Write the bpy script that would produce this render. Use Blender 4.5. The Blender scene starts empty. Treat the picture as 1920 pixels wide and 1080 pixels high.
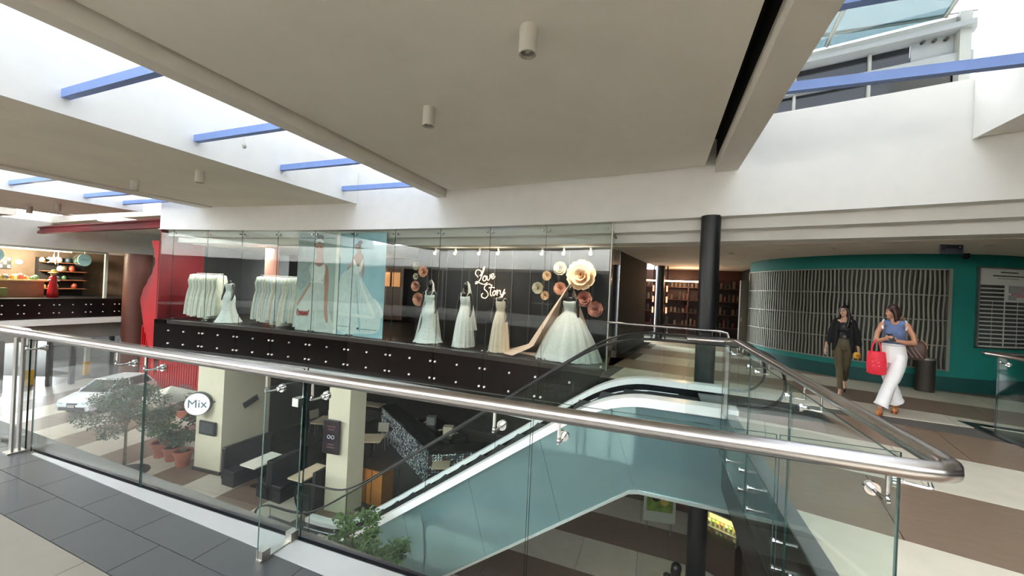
import bpy, bmesh, math, random
from math import sin, cos, pi, radians, sqrt, atan2, hypot
from mathutils import Vector, Matrix
random.seed(7)
SC = bpy.context.scene
COL = SC.collection
# ---------------- camera, sky, exposure ----------------
F = 715.0; YAW = radians(21.0); ROLL = radians(2.7); PIT = radians(0.2); EYE = 1.62
fwd = Vector((-sin(YAW)*cos(PIT), cos(YAW)*cos(PIT), sin(PIT)))
r0 = Vector((cos(YAW), sin(YAW), 0)); u0 = r0.cross(fwd)
UP = u0*cos(ROLL) - r0*sin(ROLL); RT = r0*cos(ROLL) + u0*sin(ROLL)
cd = bpy.data.cameras.new('camera'); cam = bpy.data.objects.new('camera', cd); COL.objects.link(cam)
M3 = Matrix((RT, UP, -fwd)).transposed()
cam.matrix_world = Matrix.Translation((0, 0, EYE)) @ M3.to_4x4()
cd.sensor_width = 36.0; cd.lens = F/1920.0*36.0; cd.clip_start = 0.05; cd.clip_end = 300
SC.camera = cam
SC.view_settings.view_transform = 'Standard'; SC.view_settings.look = 'None'
SC.view_settings.gamma = 1.0; SC.view_settings.use_curve_mapping = False
SC.view_settings.exposure = 4.0
w = bpy.data.worlds.new('overcast_sky'); SC.world = w; w.use_nodes = True
bg = w.node_tree.nodes['Background']
bg.inputs['Color'].default_value = (0.93, 0.965, 1.0, 1); bg.inputs['Strength'].default_value = 2.0
cy = SC.cycles
cy.max_bounces = 10; cy.diffuse_bounces = 8; cy.glossy_bounces = 4; cy.transmission_bounces = 4
cy.transparent_max_bounces = 26; cy.caustics_reflective = False; cy.caustics_refractive = False
cy.sample_clamp_indirect = 6.0; cy.use_denoising = True
def area(name, loc, size, power, col, tgt=(0, 0, -1), sy=None):
    l = bpy.data.lights.new(name, 'AREA'); l.energy = power; l.color = col; l.size = size
    if sy: l.shape = 'RECTANGLE'; l.size_y = sy
    o = bpy.data.objects.new(name, l); COL.objects.link(o); o.location = loc
    o.rotation_euler = Vector(tgt).to_track_quat('-Z', 'Y').to_euler(); return o
def point(name, loc, power, col, r=0.06):
    l = bpy.data.lights.new(name, 'POINT'); l.energy = power; l.color = col; l.shadow_soft_size = r
    o = bpy.data.objects.new(name, l); COL.objects.link(o); o.location = loc; return o
# ---------------- materials ----------------
MATS = {}
def srgb(h):
    if isinstance(h, str):
        h = h.lstrip('#'); c = [int(h[i:i+2], 16)/255 for i in (0, 2, 4)]
    else: c = h
    return tuple(x/12.92 if x <= 0.04045 else ((x+0.055)/1.055)**2.4 for x in c) + (1,)
def mat(name, col='#808080', rough=0.6, metal=0.0, noise=0.0, scale=6.0, bump=0.0, emit=0.0, emcol=None, vary=0.0, spec=0.5, stretch=None, coat=0.0):
    if name in MATS: return MATS[name]
    m = bpy.data.materials.new(name); m.use_nodes = True; nt = m.node_tree; N = nt.nodes; L = nt.links
    b = N['Principled BSDF']; c = srgb(col)
    b.inputs['Base Color'].default_value = c; b.inputs['Roughness'].default_value = rough
    b.inputs['Metallic'].default_value = metal; b.inputs['Specular IOR Level'].default_value = spec
    b.inputs['Coat Weight'].default_value = coat
    src = None
    if noise > 0 or bump > 0:
        tc = N.new('ShaderNodeTexCoord'); mp = N.new('ShaderNodeMapping'); L.new(tc.outputs['Object'], mp.inputs['Vector'])
        if stretch: mp.inputs['Scale'].default_value = stretch
        nz = N.new('ShaderNodeTexNoise'); nz.inputs['Scale'].default_value = scale; nz.inputs['Detail'].default_value = 5
        L.new(mp.outputs['Vector'], nz.inputs['Vector'])
        if noise > 0:
            mx = N.new('ShaderNodeMix'); mx.data_type = 'RGBA'; mx.blend_type = 'MIX'
            rp = N.new('ShaderNodeMapRange'); rp.inputs['From Min'].default_value = 0.3; rp.inputs['From Max'].default_value = 0.7
            L.new(nz.outputs['Fac'], rp.inputs['Value']); L.new(rp.outputs['Result'], mx.inputs['Factor'])
            mx.inputs['A'].default_value = tuple(x*(1-noise) for x in c[:3])+(1,)
            mx.inputs['B'].default_value = tuple(min(1, x*(1+noise)) for x in c[:3])+(1,)
            L.new(mx.outputs['Result'], b.inputs['Base Color']); src = mx.outputs['Result']
        if bump > 0:
            bp = N.new('ShaderNodeBump'); bp.inputs['Strength'].default_value = bump; bp.inputs['Distance'].default_value = 0.01
            L.new(nz.outputs['Fac'], bp.inputs['Height']); L.new(bp.outputs['Normal'], b.inputs['Normal'])
    if vary > 0:
        oi = N.new('ShaderNodeObjectInfo'); mr = N.new('ShaderNodeMapRange')
        mr.inputs['To Min'].default_value = 1-vary; mr.inputs['To Max'].default_value = 1+vary
        L.new(oi.outputs['Random'], mr.inputs['Value'])
        hs = N.new('ShaderNodeHueSaturation'); L.new(mr.outputs['Result'], hs.inputs['Value'])
        hs.inputs['Color'].default_value = c
        if src: L.new(src, hs.inputs['Color'])
        L.new(hs.outputs['Color'], b.inputs['Base Color'])
    if emit > 0:
        b.inputs['Emission Color'].default_value = srgb(emcol or col); b.inputs['Emission Strength'].default_value = emit
    MATS[name] = m; return m
def glass(name, tint, refl0=0.05, rough=0.0, power=5.0, gain=0.9, rcol=(1, 1, 1)):
    m = bpy.data.materials.new(name); m.use_nodes = True; nt = m.node_tree; N = nt.nodes; L = nt.links
    N.remove(N['Principled BSDF'])
    tr = N.new('ShaderNodeBsdfTransparent'); tr.inputs['Color'].default_value = tuple(tint)+(1,)
    gl = N.new('ShaderNodeBsdfGlossy'); gl.inputs['Roughness'].default_value = rough; gl.inputs['Color'].default_value = tuple(rcol)+(1,)
    lw = N.new('ShaderNodeLayerWeight'); lw.inputs['Blend'].default_value = 0.5
    pw = N.new('ShaderNodeMath'); pw.operation = 'POWER'; pw.inputs[1].default_value = power
    ma = N.new('ShaderNodeMath'); ma.operation = 'MULTIPLY_ADD'; ma.inputs[1].default_value = gain; ma.inputs[2].default_value = refl0; ma.use_clamp = True
    mx = N.new('ShaderNodeMixShader')
    L.new(lw.outputs['Facing'], pw.inputs[0]); L.new(pw.outputs[0], ma.inputs[0]); L.new(ma.outputs[0], mx.inputs['Fac'])
    L.new(tr.outputs[0], mx.inputs[1]); L.new(gl.outputs[0], mx.inputs[2]); L.new(mx.outputs[0], N['Material Output'].inputs['Surface'])
    MATS[name] = m; return m
def hexm(name, *a, **k): return mat(name, *a, **k)
WHITE = mat('white_plaster', '#ebe9e4', 0.85, noise=0.02, scale=3, bump=0.03)
CEIL = mat('ceiling_paint', '#f0ebe0', 0.9, noise=0.03, scale=1.2)
CEIL2 = mat('ceiling_paint_stained', '#f2ebdb', 0.9, noise=0.05, scale=0.8)
BEAMP = mat('beam_paint', '#e6e1d7', 0.85, noise=0.02, scale=2)
NAVY = mat('dark_gap', '#10131c', 0.8)
STEEL = mat('brushed_steel', '#b3aeaa', 0.27, 1.0, noise=0.06, scale=30, stretch=(0.3, 6, 6))
STEEL_D = mat('satin_steel', '#a6a39c', 0.38, 1.0, noise=0.05, scale=20)
CHROME = mat('polished_steel', '#d6d6d4', 0.12, 1.0)
BLACKG = mat('black_gloss_glass', '#0c0a09', 0.06, spec=0.6, noise=0.2, scale=2)
BLACKP = mat('black_cladding', '#17120f', 0.22, spec=0.4, noise=0.15, scale=2)
BLACKM = mat('black_paint', '#0d0e12', 0.35, noise=0.1, scale=8)
RUBBER = mat('black_rubber', '#0b0b0c', 0.35)
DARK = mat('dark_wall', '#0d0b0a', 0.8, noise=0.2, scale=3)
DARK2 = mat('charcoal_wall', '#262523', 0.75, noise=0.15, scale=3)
BLUE = mat('blue_beam_paint', '#84a0dc', 0.5, noise=0.04, scale=5)
TEAL = mat('teal_wall_paint', '#0f7a72', 0.7, noise=0.05, scale=2)
TEAL_D = mat('teal_skirting_paint', '#0b4a48', 0.6, noise=0.05, scale=2)
CREAMT = mat('cream_tile', '#c3bbaa', 0.38, noise=0.05, scale=5, vary=0.04)
BROWNT = mat('brown_tile', '#7a6655', 0.42, noise=0.08, scale=6, vary=0.05, stretch=(1, 3, 1))
GREYT = mat('grey_tile', '#333536', 0.42, noise=0.06, scale=5, vary=0.05)
BEIGET = mat('beige_tile', '#625e55', 0.42, noise=0.05, scale=5, vary=0.04)
DKT = mat('charcoal_tile', '#24211e', 0.35, noise=0.1, scale=5, vary=0.08)
GROUT = mat('grout', '#55504a', 0.9, noise=0.1, scale=20)
KERBW = mat('white_stone_kerb', '#8b8d8c', 0.3, noise=0.03, scale=8)
KERBG = mat('grey_metal_kerb', '#77787a', 0.4, 0.5, noise=0.05, scale=8)
TEALG = mat('teal_back_painted_glass', '#86a8ad', 0.04, 0.6, spec=0.9, noise=0.06, scale=1.5)
ALU = mat('escalator_aluminium', '#eceeee', 0.25, 0.0, noise=0.03, scale=8)
RED = mat('red_lacquer', '#a3060f', 0.45, spec=0.25, noise=0.06, scale=3)
REDD = mat('dark_red_paint', '#7d1620', 0.5, noise=0.08, scale=3)
CREAMP = mat('cream_pillar_paint', '#bfbaa3', 0.6, noise=0.03, scale=3)
EDGE = mat('glass_edge', '#1d3a35', 0.15, spec=0.8)
DIM_L = glass('sky_dimmer_left', (0.355, 0.37, 0.39), 0.05, gain=0.6)  # tints of the unseen panes added to dim sky light
DIM_F = glass('sky_dimmer_far', (0.17, 0.175, 0.18), 0.05, gain=0.6)
DIM_G = glass('sky_dimmer', (0.315, 0.328, 0.345), 0.05, gain=0.6)
GLS = glass('balustrade_glass', (0.95, 0.978, 0.968), 0.007, gain=0.5)
SHOPG = glass('shop_window_glass', (0.90, 0.93, 0.915), 0.034, gain=0.6)
SHOPD = glass('tinted_shop_glass', (0.35, 0.37, 0.36), 0.10, gain=0.8)
# ---------------- mesh helpers ----------------
WM = {}
def wm(o): return WM.get(o.name, Matrix.Identity(4)) if o else Matrix.Identity(4)
def setp(o, label=None, cat=None, group=None, kind=None):
    if label: o['label'] = label
    if cat: o['category'] = cat
    if group: o['group'] = group
    if kind: o['kind'] = kind
    return o
def thing(name, label, cat, loc=(0, 0, 0), rz=0.0, group=None):
    o = bpy.data.objects.new(name, None); COL.objects.link(o); o.empty_display_size = 0.2
    o.location = loc; o.rotation_euler = (0, 0, rz)
    WM[o.name] = Matrix.Translation(loc) @ Matrix.Rotation(rz, 4, 'Z')
    return setp(o, label, cat, group)
def newobj(name, data, parent=None):
    o = bpy.data.objects.new(name, data); COL.objects.link(o)
    if parent: o.parent = parent
    return o
class MB:
    """collects geometry, links it as one mesh object"""
    def __init__(s): s.v = []; s.f = []; s.mi = []; s.cur = 0
    def add(s, vs, fs):
        n = len(s.v); s.v += [tuple(v) for v in vs]
        for f in fs: s.f.append(tuple(i+n for i in f)); s.mi.append(s.cur)
        return s
    def box(s, x0, x1, y0, y1, z0, z1):
        return s.add([(x0,y0,z0),(x1,y0,z0),(x1,y1,z0),(x0,y1,z0),(x0,y0,z1),(x1,y0,z1),(x1,y1,z1),(x0,y1,z1)],
                     [(0,3,2,1),(4,5,6,7),(0,1,5,4),(1,2,6,5),(2,3,7,6),(3,0,4,7)])
    def cbox(s, c, d, rz=0.0, rx=0.0):
        R = Matrix.Rotation(rz, 3, 'Z') @ Matrix.Rotation(rx, 3, 'X'); c = Vector(c)
        vs = [c + R @ Vector((sx*d[0]/2, sy*d[1]/2, sz*d[2]/2)) for sz in (-1, 1) for sx, sy in ((-1,-1),(1,-1),(1,1),(-1,1))]
        return s.add(vs, [(0,3,2,1),(4,5,6,7),(0,1,5,4),(1,2,6,5),(2,3,7,6),(3,0,4,7)])
    def prism(s, poly, z0, z1, side=None):
        n = len(poly); a = [(p[0], p[1], z0) for p in poly] + [(p[0], p[1], z1) for p in poly]
        ar = sum(poly[i][0]*poly[(i+1) % n][1]-poly[(i+1) % n][0]*poly[i][1] for i in range(n))
        top = tuple(range(n, 2*n)); bot = tuple(reversed(range(n)))
        sd = [(i, (i+1) % n, n+(i+1) % n, n+i) for i in range(n)]
        fs = [top, bot]+sd
        if ar < 0: fs = [tuple(reversed(f)) for f in fs]
        return s.add(a, fs)
    def slab(s, a, b, c, d, t, n):
        """quad a b c d thickened by t along n"""
        n = Vector(n).normalized()*t; q = [Vector(p) for p in (a, b, c, d)]
        vs = q + [p+n for p in q]
        return s.add(vs, [(0,3,2,1),(4,5,6,7),(0,1,5,4),(1,2,6,5),(2,3,7,6),(3,0,4,7)])
    def tube(s, pts, r, n=8, cap=True, ell=None):
        pts = [Vector(p) for p in pts]; k = len(pts); rs = r if isinstance(r, (list, tuple)) else [r]*k
        base = len(s.v); prev = None; vs = []
        for i, p in enumerate(pts):
            t = (pts[min(i+1, k-1)]-pts[max(i-1, 0)])
            t = t.normalized() if t.length > 1e-9 else Vector((0, 0, 1))
            if prev is None:
                a = Vector((0, 0, 1)) if abs(t.z) < 0.9 else Vector((0, 1, 0))
                x = t.cross(a).normalized()
            else: x = (prev - t*prev.dot(t)).normalized()
            prev = x; y = t.cross(x)
            ex, ey = ell if ell else (1, 1)
            for j in range(n):
                an = 2*pi*j/n; vs.append(p + (x*cos(an)*ex + y*sin(an)*ey)*rs[i])
        fs = [(i*n+j, i*n+(j+1) % n, (i+1)*n+(j+1) % n, (i+1)*n+j) for i in range(k-1) for j in range(n)]
        if cap: fs += [tuple(reversed(range(n))), tuple(range((k-1)*n, k*n))]
        return s.add(vs, fs)
    def cyl(s, c, r, h, n=20, r2=None):
        return s.tube([c, (c[0], c[1], c[2]+h)], [r, r2 if r2 is not None else r], n)
    def lathe(s, prof, c=(0, 0, 0), n=20, mod=None, sx=1, sy=1):
        vs = []; k = len(prof)
        for i, (r, z) in enumerate(prof):
            for j in range(n):
                a = 2*pi*j/n; rr = r*(mod(a, i/(k-1)) if mod else 1)
                vs.append((c[0]+rr*cos(a)*sx, c[1]+rr*sin(a)*sy, c[2]+z))
        fs = [(i*n+j, i*n+(j+1) % n, (i+1)*n+(j+1) % n, (i+1)*n+j) for i in range(k-1) for j in range(n)]
        fs += [tuple(reversed(range(n))), tuple(range((k-1)*n, k*n))]
        return s.add(vs, fs)
    def ball(s, c, r, n=12, m=8):
        r = r if isinstance(r, (list, tuple)) else (r, r, r); vs = []
        for i in range(m+1):
            ph = pi*i/m
            for j in range(n):
                a = 2*pi*j/n; vs.append((c[0]+r[0]*sin(ph)*cos(a), c[1]+r[1]*sin(ph)*sin(a), c[2]-r[2]*cos(ph)))
        return s.add(vs, [(i*n+j, i*n+(j+1) % n, (i+1)*n+(j+1) % n, (i+1)*n+j) for i in range(m) for j in range(n)])
    def grid(s, fn, nu, nv):
        vs = [fn(i/nu, j/nv) for j in range(nv+1) for i in range(nu+1)]
        return s.add(vs, [(j*(nu+1)+i, j*(nu+1)+i+1, (j+1)*(nu+1)+i+1, (j+1)*(nu+1)+i) for j in range(nv) for i in range(nu)])
    def mesh(s, name, mats, smooth=False, M=None):
        me = bpy.data.meshes.new(name)
        vs = s.v if M is None else [tuple(M @ Vector(v)) for v in s.v]
        me.from_pydata(vs, [], s.f)
        for m in (mats if isinstance(mats, (list, tuple)) else [mats]): me.materials.append(m)
        if any(s.mi): me.polygons.foreach_set('material_index', s.mi)
        if smooth: me.polygons.foreach_set('use_smooth', [True]*len(s.f))
        me.validate(); me.update(); return me
    def build(s, name, mats, parent=None, smooth=False, world=True, kind=None, label=None, bevel=0, auto=False):
        M = wm(parent).inverted() if (parent is not None and world) else None
        o = newobj(name, s.mesh(name, mats, smooth, M), parent)
        if parent is not None: WM[o.name] = wm(parent)
        if kind: o['kind'] = kind
        if label: o['label'] = label
        if bevel:
            b = o.modifiers.new('bevel', 'BEVEL'); b.width = bevel; b.segments = 2; b.limit_method = 'ANGLE'
        if auto: smooth_by_angle(o.data)
        return o
def smooth_by_angle(me, ang=0.7):
    me.polygons.foreach_set('use_smooth', [True]*len(me.polygons))
    bm = bmesh.new(); bm.from_mesh(me)
    for e in bm.edges:
        if len(e.link_faces) == 2 and e.calc_face_angle(0) > ang: e.smooth = False
    bm.to_mesh(me); bm.free()
def struct(name, mb, m, parent=None, **k):
    o = mb.build(name, m, parent, **k)
    if parent is None: o['kind'] = 'structure'
    return o
def pane(parent, name, a, b, z0, z1, t=0.012, m=None, edge=None, z0b=None, z1b=None):
    """upright glass pane between plan points a and b; its faces take the glass, its rim the edge material"""
    ax, ay = a; bx, by = b; L = hypot(bx-ax, by-ay); nx, ny = -(by-ay)/L*t/2, (bx-ax)/L*t/2
    z0b = z0 if z0b is None else z0b; z1b = z1 if z1b is None else z1b
    g = MB(); P = [(ax-nx, ay-ny, z0), (bx-nx, by-ny, z0b), (bx-nx, by-ny, z1b), (ax-nx, ay-ny, z1),
                   (ax+nx, ay+ny, z0), (bx+nx, by+ny, z0b), (bx+nx, by+ny, z1b), (ax+nx, ay+ny, z1)]
    g.add(P, [(0, 1, 2, 3), (7, 6, 5, 4)]); g.cur = 1
    n = len(g.v)
    for f in ((4, 5, 1, 0), (3, 2, 6, 7), (1, 5, 6, 2), (4, 0, 3, 7)): g.f.append(f); g.mi.append(1)
    return g.build(name, [m or GLS, edge or EDGE], parent)
def copy_tree(o, loc=None, rz=None, label=None, scale=None):
    r = o.copy(); COL.objects.link(r)
    if loc is not None: r.location = loc
    if rz is not None: r.rotation_euler = (0, 0, rz)
    if scale is not None: r.scale = (scale, scale, scale) if not isinstance(scale, tuple) else scale
    if label: r['label'] = label
    for ch in o.children:
        c = ch.copy(); COL.objects.link(c); c.parent = r
        for g in ch.children:
            d = g.copy(); COL.objects.link(d); d.parent = c
    return r
def catmull(P, n=6):
    P = [Vector(p) for p in P]; out = []
    for i in range(len(P)-1):
        a = P[max(i-1, 0)]; b = P[i]; c = P[i+1]; d = P[min(i+2, len(P)-1)]
        for k in range(n):
            t = k/n; out.append(0.5*((2*b)+(c-a)*t+(2*a-5*b+4*c-d)*t*t+(3*b-a-3*c+d)*t**3))
    out.append(P[-1]); return out
def text(body, size, m, parent, loc, rot, name='lettering', ext=0.002, align='CENTER', sx=1.0):
    c = bpy.data.curves.new(name, 'FONT'); c.body = body; c.size = size; c.extrude = ext; c.align_x = align; c.align_y = 'CENTER'
    c.materials.append(m); c.resolution_u = 3
    tmp = bpy.data.objects.new('tmp', c); COL.objects.link(tmp); dg = bpy.context.evaluated_depsgraph_get(); me = bpy.data.meshes.new_from_object(tmp.evaluated_get(dg)); bpy.data.objects.remove(tmp)
    if not me.materials: me.materials.append(m)
    o = newobj(name, me, parent); o.location = loc; o.rotation_euler = rot; o.scale = (sx, 1, 1); return o
# facade arc: circle round (PX,PY)
PX, PY = -8.0, -41.25
def ay(x, R=50.0): return PY + sqrt(R*R-(x-PX)**2)
def arcpts(x0, x1, R, n):
    a0 = math.asin((x0-PX)/R); a1 = math.asin((x1-PX)/R)
    return [(PX+R*sin(a0+(a1-a0)*i/n), PY+R*cos(a0+(a1-a0)*i/n)) for i in range(n+1)]
def rp(R, a): return (PX+R*sin(a), PY+R*cos(a))
def band(x0, x1, R0, R1, z0, z1, n=24, mb=None):
    a = arcpts(x0, x1, R0, n); A0 = math.asin((x0-PX)/R0); A1 = math.asin((x1-PX)/R0)
    b = [rp(R1, A0+(A1-A0)*i/n) for i in range(n+1)]
    m = mb or MB()
    for i in range(n): m.prism([a[i], a[i+1], b[i+1], b[i]], z0, z1)
    # merge inner walls by building one closed ring strip instead
    return m
def ring(x0, x1, R0, R1, z0, z1, n=24, mb=None):
    m = mb or MB(); A0 = math.asin((x0-PX)/R0); A1 = math.asin((x1-PX)/R0); vs = []
    for i in range(n+1):
        a = A0+(A1-A0)*i/n
        for R, z in ((R0, z0), (R1, z0), (R1, z1), (R0, z1)): vs.append((*rp(R, a), z))
    fs = [(i*4+j, (i+1)*4+j, (i+1)*4+(j+1) % 4, i*4+(j+1) % 4) for i in range(n) for j in range(4)]
    fs = [tuple(reversed(f)) for f in fs]
    fs += [(0, 1, 2, 3), (n*4+3, n*4+2, n*4+1, n*4)]
    return m.add(vs, fs)
def clip(poly, a, b, c):
    """keep the side where a*x+b*y+c >= 0"""
    out = []; n = len(poly)
    for i in range(n):
        p, q = poly[i], poly[(i+1) % n]; dp = a*p[0]+b*p[1]+c; dq = a*q[0]+b*q[1]+c
        if dp >= 0: out.append(p)
        if (dp >= 0) != (dq >= 0):
            t = dp/(dp-dq); out.append((p[0]+(q[0]-p[0])*t, p[1]+(q[1]-p[1])*t))
    return out
def parea(p): return abs(sum(p[i][0]*p[(i+1) % len(p)][1]-p[(i+1) % len(p)][0]*p[i][1] for i in range(len(p))))/2 if len(p) > 2 else 0
def tile(parent, poly, z, m, clips=(), t=0.012):
    for c in clips:
        poly = clip(poly, *c)
        if len(poly) < 3: return
    if parea(poly) < 0.01: return
    MB().prism(poly, z-t, z).build('tile', m, parent)
def ringtile(parent, R0, R1, a0, a1, z, m, clips=(), g=0.003):
    da = g/R0; P = [rp(R0+g, a0+da), rp(R0+g, a1-da), rp(R1-g, a1-da), rp(R1-g, a0+da)]
    tile(parent, P, z, m, clips)
# ================= SETTING =================
ZL = -4.65                                  # lower mall floor
def gy(x): return 1.665 + 0.04*(x+5.0)      # line of the near glass balustrade
# ---- upper floor: near walkway, bridge, ring walkway ----
fl = MB(); fl.prism([(-70, -6), (0.96, -6), (0.96, gy(0.96)-0.03), (-70, gy(-5)-0.03)], -1.0, -0.012)
near_floor = struct('floor', fl, GROUT)
fl = MB(); fl.prism([(0.96, -6), (4.3, -6), (4.3, 7.45), (12, 6.0), (12, 18), (-1.0, 18), (-1.0, 7.62), (0.96, 7.5)], -1.0, -0.012)
ring_floor = struct('floor', fl, GROUT)
ks = MB(); ks.prism([(-5.0, 1.62), (0.90, 1.62), (0.90, gy(0.9)-0.02), (-5.0, gy(-5)-0.02)], -0.012, 0.004)
struct('trim_1', ks, KERBW)
ks = MB(); ks.prism([(0.96, 1.9), (1.08, 1.9), (1.08, 7.4), (0.96, 7.5)], -0.012, 0.006); struct('trim_2', ks, KERBG)
# near walkway tiles: grey border rows along the kerb, beige field behind
for j, (y0, y1, m, L, off) in enumerate([(1.40, 1.62, GREYT, 0.6, 0.0), (1.16, 1.40, GREYT, 0.6, 0.3), (0.56, 1.16, BEIGET, 1.2, 0.1), (-0.04, 0.56, BEIGET, 1.2, 0.7), (-0.64, -0.04, BEIGET, 1.2, 0.1), (-1.24, -0.64, BEIGET, 1.2, 0.7)]):
    x = -9.0 + off
    while x < 0.9:
        x1 = min(x+L, 0.955); g = 0.0025
        tile(near_floor, [(x+g, y0+g), (x1-g, y0+g), (x1-g, y1-g), (x+g, y1-g)], 0.0, m); x += L
# ring tiles: bands of brown and cream concentric with the shop front
R00 = 45.79
CLB = [(1, 0, -1.08), (-1, 0, 4.3)]
for k in range(-4, 3):
    m = BROWNT if k % 2 == 0 else CREAMT
    R0 = R00+1.215*k; R1 = R0+1.215; da = 1.2/R0; a = radians(9.2)+(0.4 if k % 2 else 0)*da
    while a < radians(17.5): ringtile(ring_floor, R0, R1, a, a+da, 0, m, CLB); a += da
for k in range(3, 9):
    m = BROWNT if k % 2 == 0 else CREAMT
    R0 = R00+1.215*k; R1 = R0+1.215; da = 1.2/R0; a = radians(7.8)+(0.4 if k % 2 else 0)*da
    while a < radians(20): ringtile(ring_floor, R0, R1, a, a+da, 0, m, [(1, 0, 0.98), (0.068, 1, -7.58), (-1, 0, 4.3)]); ringtile(ring_floor, R0, R1, a, a+da, 0, m, [(1, 0, -4.3), (-1, 0, 11.9), (0.19, 1, -7.45-0.19*4.3)]); a += da
# inner black slab edges of the openings
e = MB(); e.box(0.95, 0.975, 1.9, 7.5, -1.06, -0.014); struct('wall_void_right', e, BLACKP)
e = MB(); e.prism([(0.95, 7.47), (0.95, 7.5), (-1.0, 7.62), (-1.0, 7.59)], -1.06, -0.014); struct('wall_void_far', e, BLACKP)
e = MB(); e.prism([(4.27, 0), (4.3, 0), (4.3, 7.45), (4.27, 7.45)], -1.06, -0.014); struct('wall_void_bridge', e, BLACKP)
# ---- boutique slab + facade band ----
b = ring(-16.3, -0.98, 50.06, 56, -1.06, 0.0, 30); struct('floor', b, DKT)
b = ring(-16.3, -0.98, 49.5, 50.3, -1.2, -1.08, 30); struct('trim_3', b, WHITE)
b = ring(-16.42, 12.0, 50.0, 50.25, 3.15, 4.9, 60); struct('wall_far', b, WHITE, auto=True)
b = ring(-16.42, 12.0, 50.25, 50.55, 2.95, 3.5, 60); struct('trim_4', b, WHITE, auto=True)
b = ring(-16.42, 12.0, 50.55, 51.0, 2.76, 3.3, 60); struct('trim_5', b, WHITE, auto=True)
CORR = mat('corridor_ceiling_paint', '#e6dfd3', 0.8, noise=0.04, scale=2)
b = ring(-1.0, 12.0, 51.0, 60, 2.74, 2.95, 30); struct('ceiling', b, CORR)
b = ring(-16.42, -1.0, 51.0, 56, 2.74, 2.95, 30); struct('ceiling', b, CEIL)
# walls of the boutique
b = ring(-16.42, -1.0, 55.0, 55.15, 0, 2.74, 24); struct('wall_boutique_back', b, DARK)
b = MB().prism([(-16.42, ay(-16.42)+0.02), (-16.38, ay(-16.4)+0.02), (-16.62, 9.6), (-16.66, 9.6)], -1.3, 4.9); struct('wall_boutique_left', b, REDD); b = MB().prism([(-16.66, 9.6), (-16.62, 9.6), (-17.6, 15.6), (-17.7, 15.6)], -1.3, 4.9); struct('wall_boutique_inner', b, DARK2)  # left wall's red paints a reflection; inner wall lengthened to block stray sky
b = MB().prism([(-1.05, 10.0), (-0.98, 10.0), (-0.4, 14.0), (-0.47, 14.0)], 0, 2.74); struct('wall_boutique_right', b, DARK)
# ---- ceilings ----
def ceil_panel(x0, x1, y0, z0, z1, m, side=None, far=50.0, n=10, yfar=None):
    p = [(x0, y0), (x1, y0)]
    q = [(x, (yfar if yfar is not None else ay(x, far))) for x in [x1+(x0-x1)*i/n for i in range(n+1)]]
    return struct('ceiling', MB().prism(p+q, z0, z1), m)
YB = -3.0
ceil_panel(-5.2, 0.72, YB, 4.12, 9.1, CEIL, far=49.98)  # mass above this panel raised unseen to block sky light
ceil_panel(-14.1, -8.38, YB, 3.93, 5.7, CEIL2, far=49.98)
ceil_panel(-23.2, -18.3, YB, 3.9, 5.6, CEIL, yfar=8.4)
ceil_panel(4.06, 12, YB, 4.05, 7.6, CEIL, far=49.98)
ceil_panel(-32, -27.2, YB, 3.9, 5.6, CEIL, yfar=8.0)
k = 6
def beam(x0, x1, z0, z1, yfar, y0=YB):
    return struct('trim_%d' % next(cnt), MB().prism([(x0, y0), (x1, y0), (x1, yfar(x1)), (x0, yfar(x0))], z0, z1), BEAMP)
import itertools
cnt = itertools.count(6)
beam(-5.57, -5.30, 3.95, 5.2, lambda x: ay(x)-0.01); beam(0.89, 1.25, 3.97, 4.2, lambda x: ay(x)-0.01); g = MB(); g.prism([(0.9, YB), (1.25, YB), (1.25, 7.9), (0.9, 7.97)], 4.2, 5.2); struct('trim_19', g, NAVY)
beam(-14.75, -14.2, 3.90, 5.2, lambda x: ay(x)-0.01); beam(-23.9, -23.3, 3.88, 5.2, lambda x: 8.4)
g = MB(); g.box(-5.3, -5.2, YB, 8.7, 4.7, 4.8); g.box(0.72, 0.9, YB, 7.95, 4.6, 4.7); struct('trim_20', g, NAVY)
# white lining of the skylight wells (the panels' flanks)
g = MB(); g.box(-8.38, -8.34, YB, ay(-8.38)-0.01, 3.90, 5.75); struct('wall_well_left', g, WHITE)
g = MB(); g.box(4.02, 4.06, YB, ay(4.06)-0.01, 4.03, 7.7); struct('wall_well_right', g, WHITE)
g = MB(); g.box(-18.3, -18.26, YB, 8.4, 3.87, 5.6); struct('wall_well_outer', g, WHITE)
g = MB(); g.box(0.72, 4.06, YB-0.1, YB, 4.1, 9.1); struct('wall_sky_block', g, WHITE)  # unseen wall added to shut direct sky out of the right well
g = MB(); g.box(-8.4, -5.2, YB-0.1, YB, 3.95, 5.8); struct('wall_sky_block_left', g, WHITE)  # same kind of added sky block, behind the left well
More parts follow.
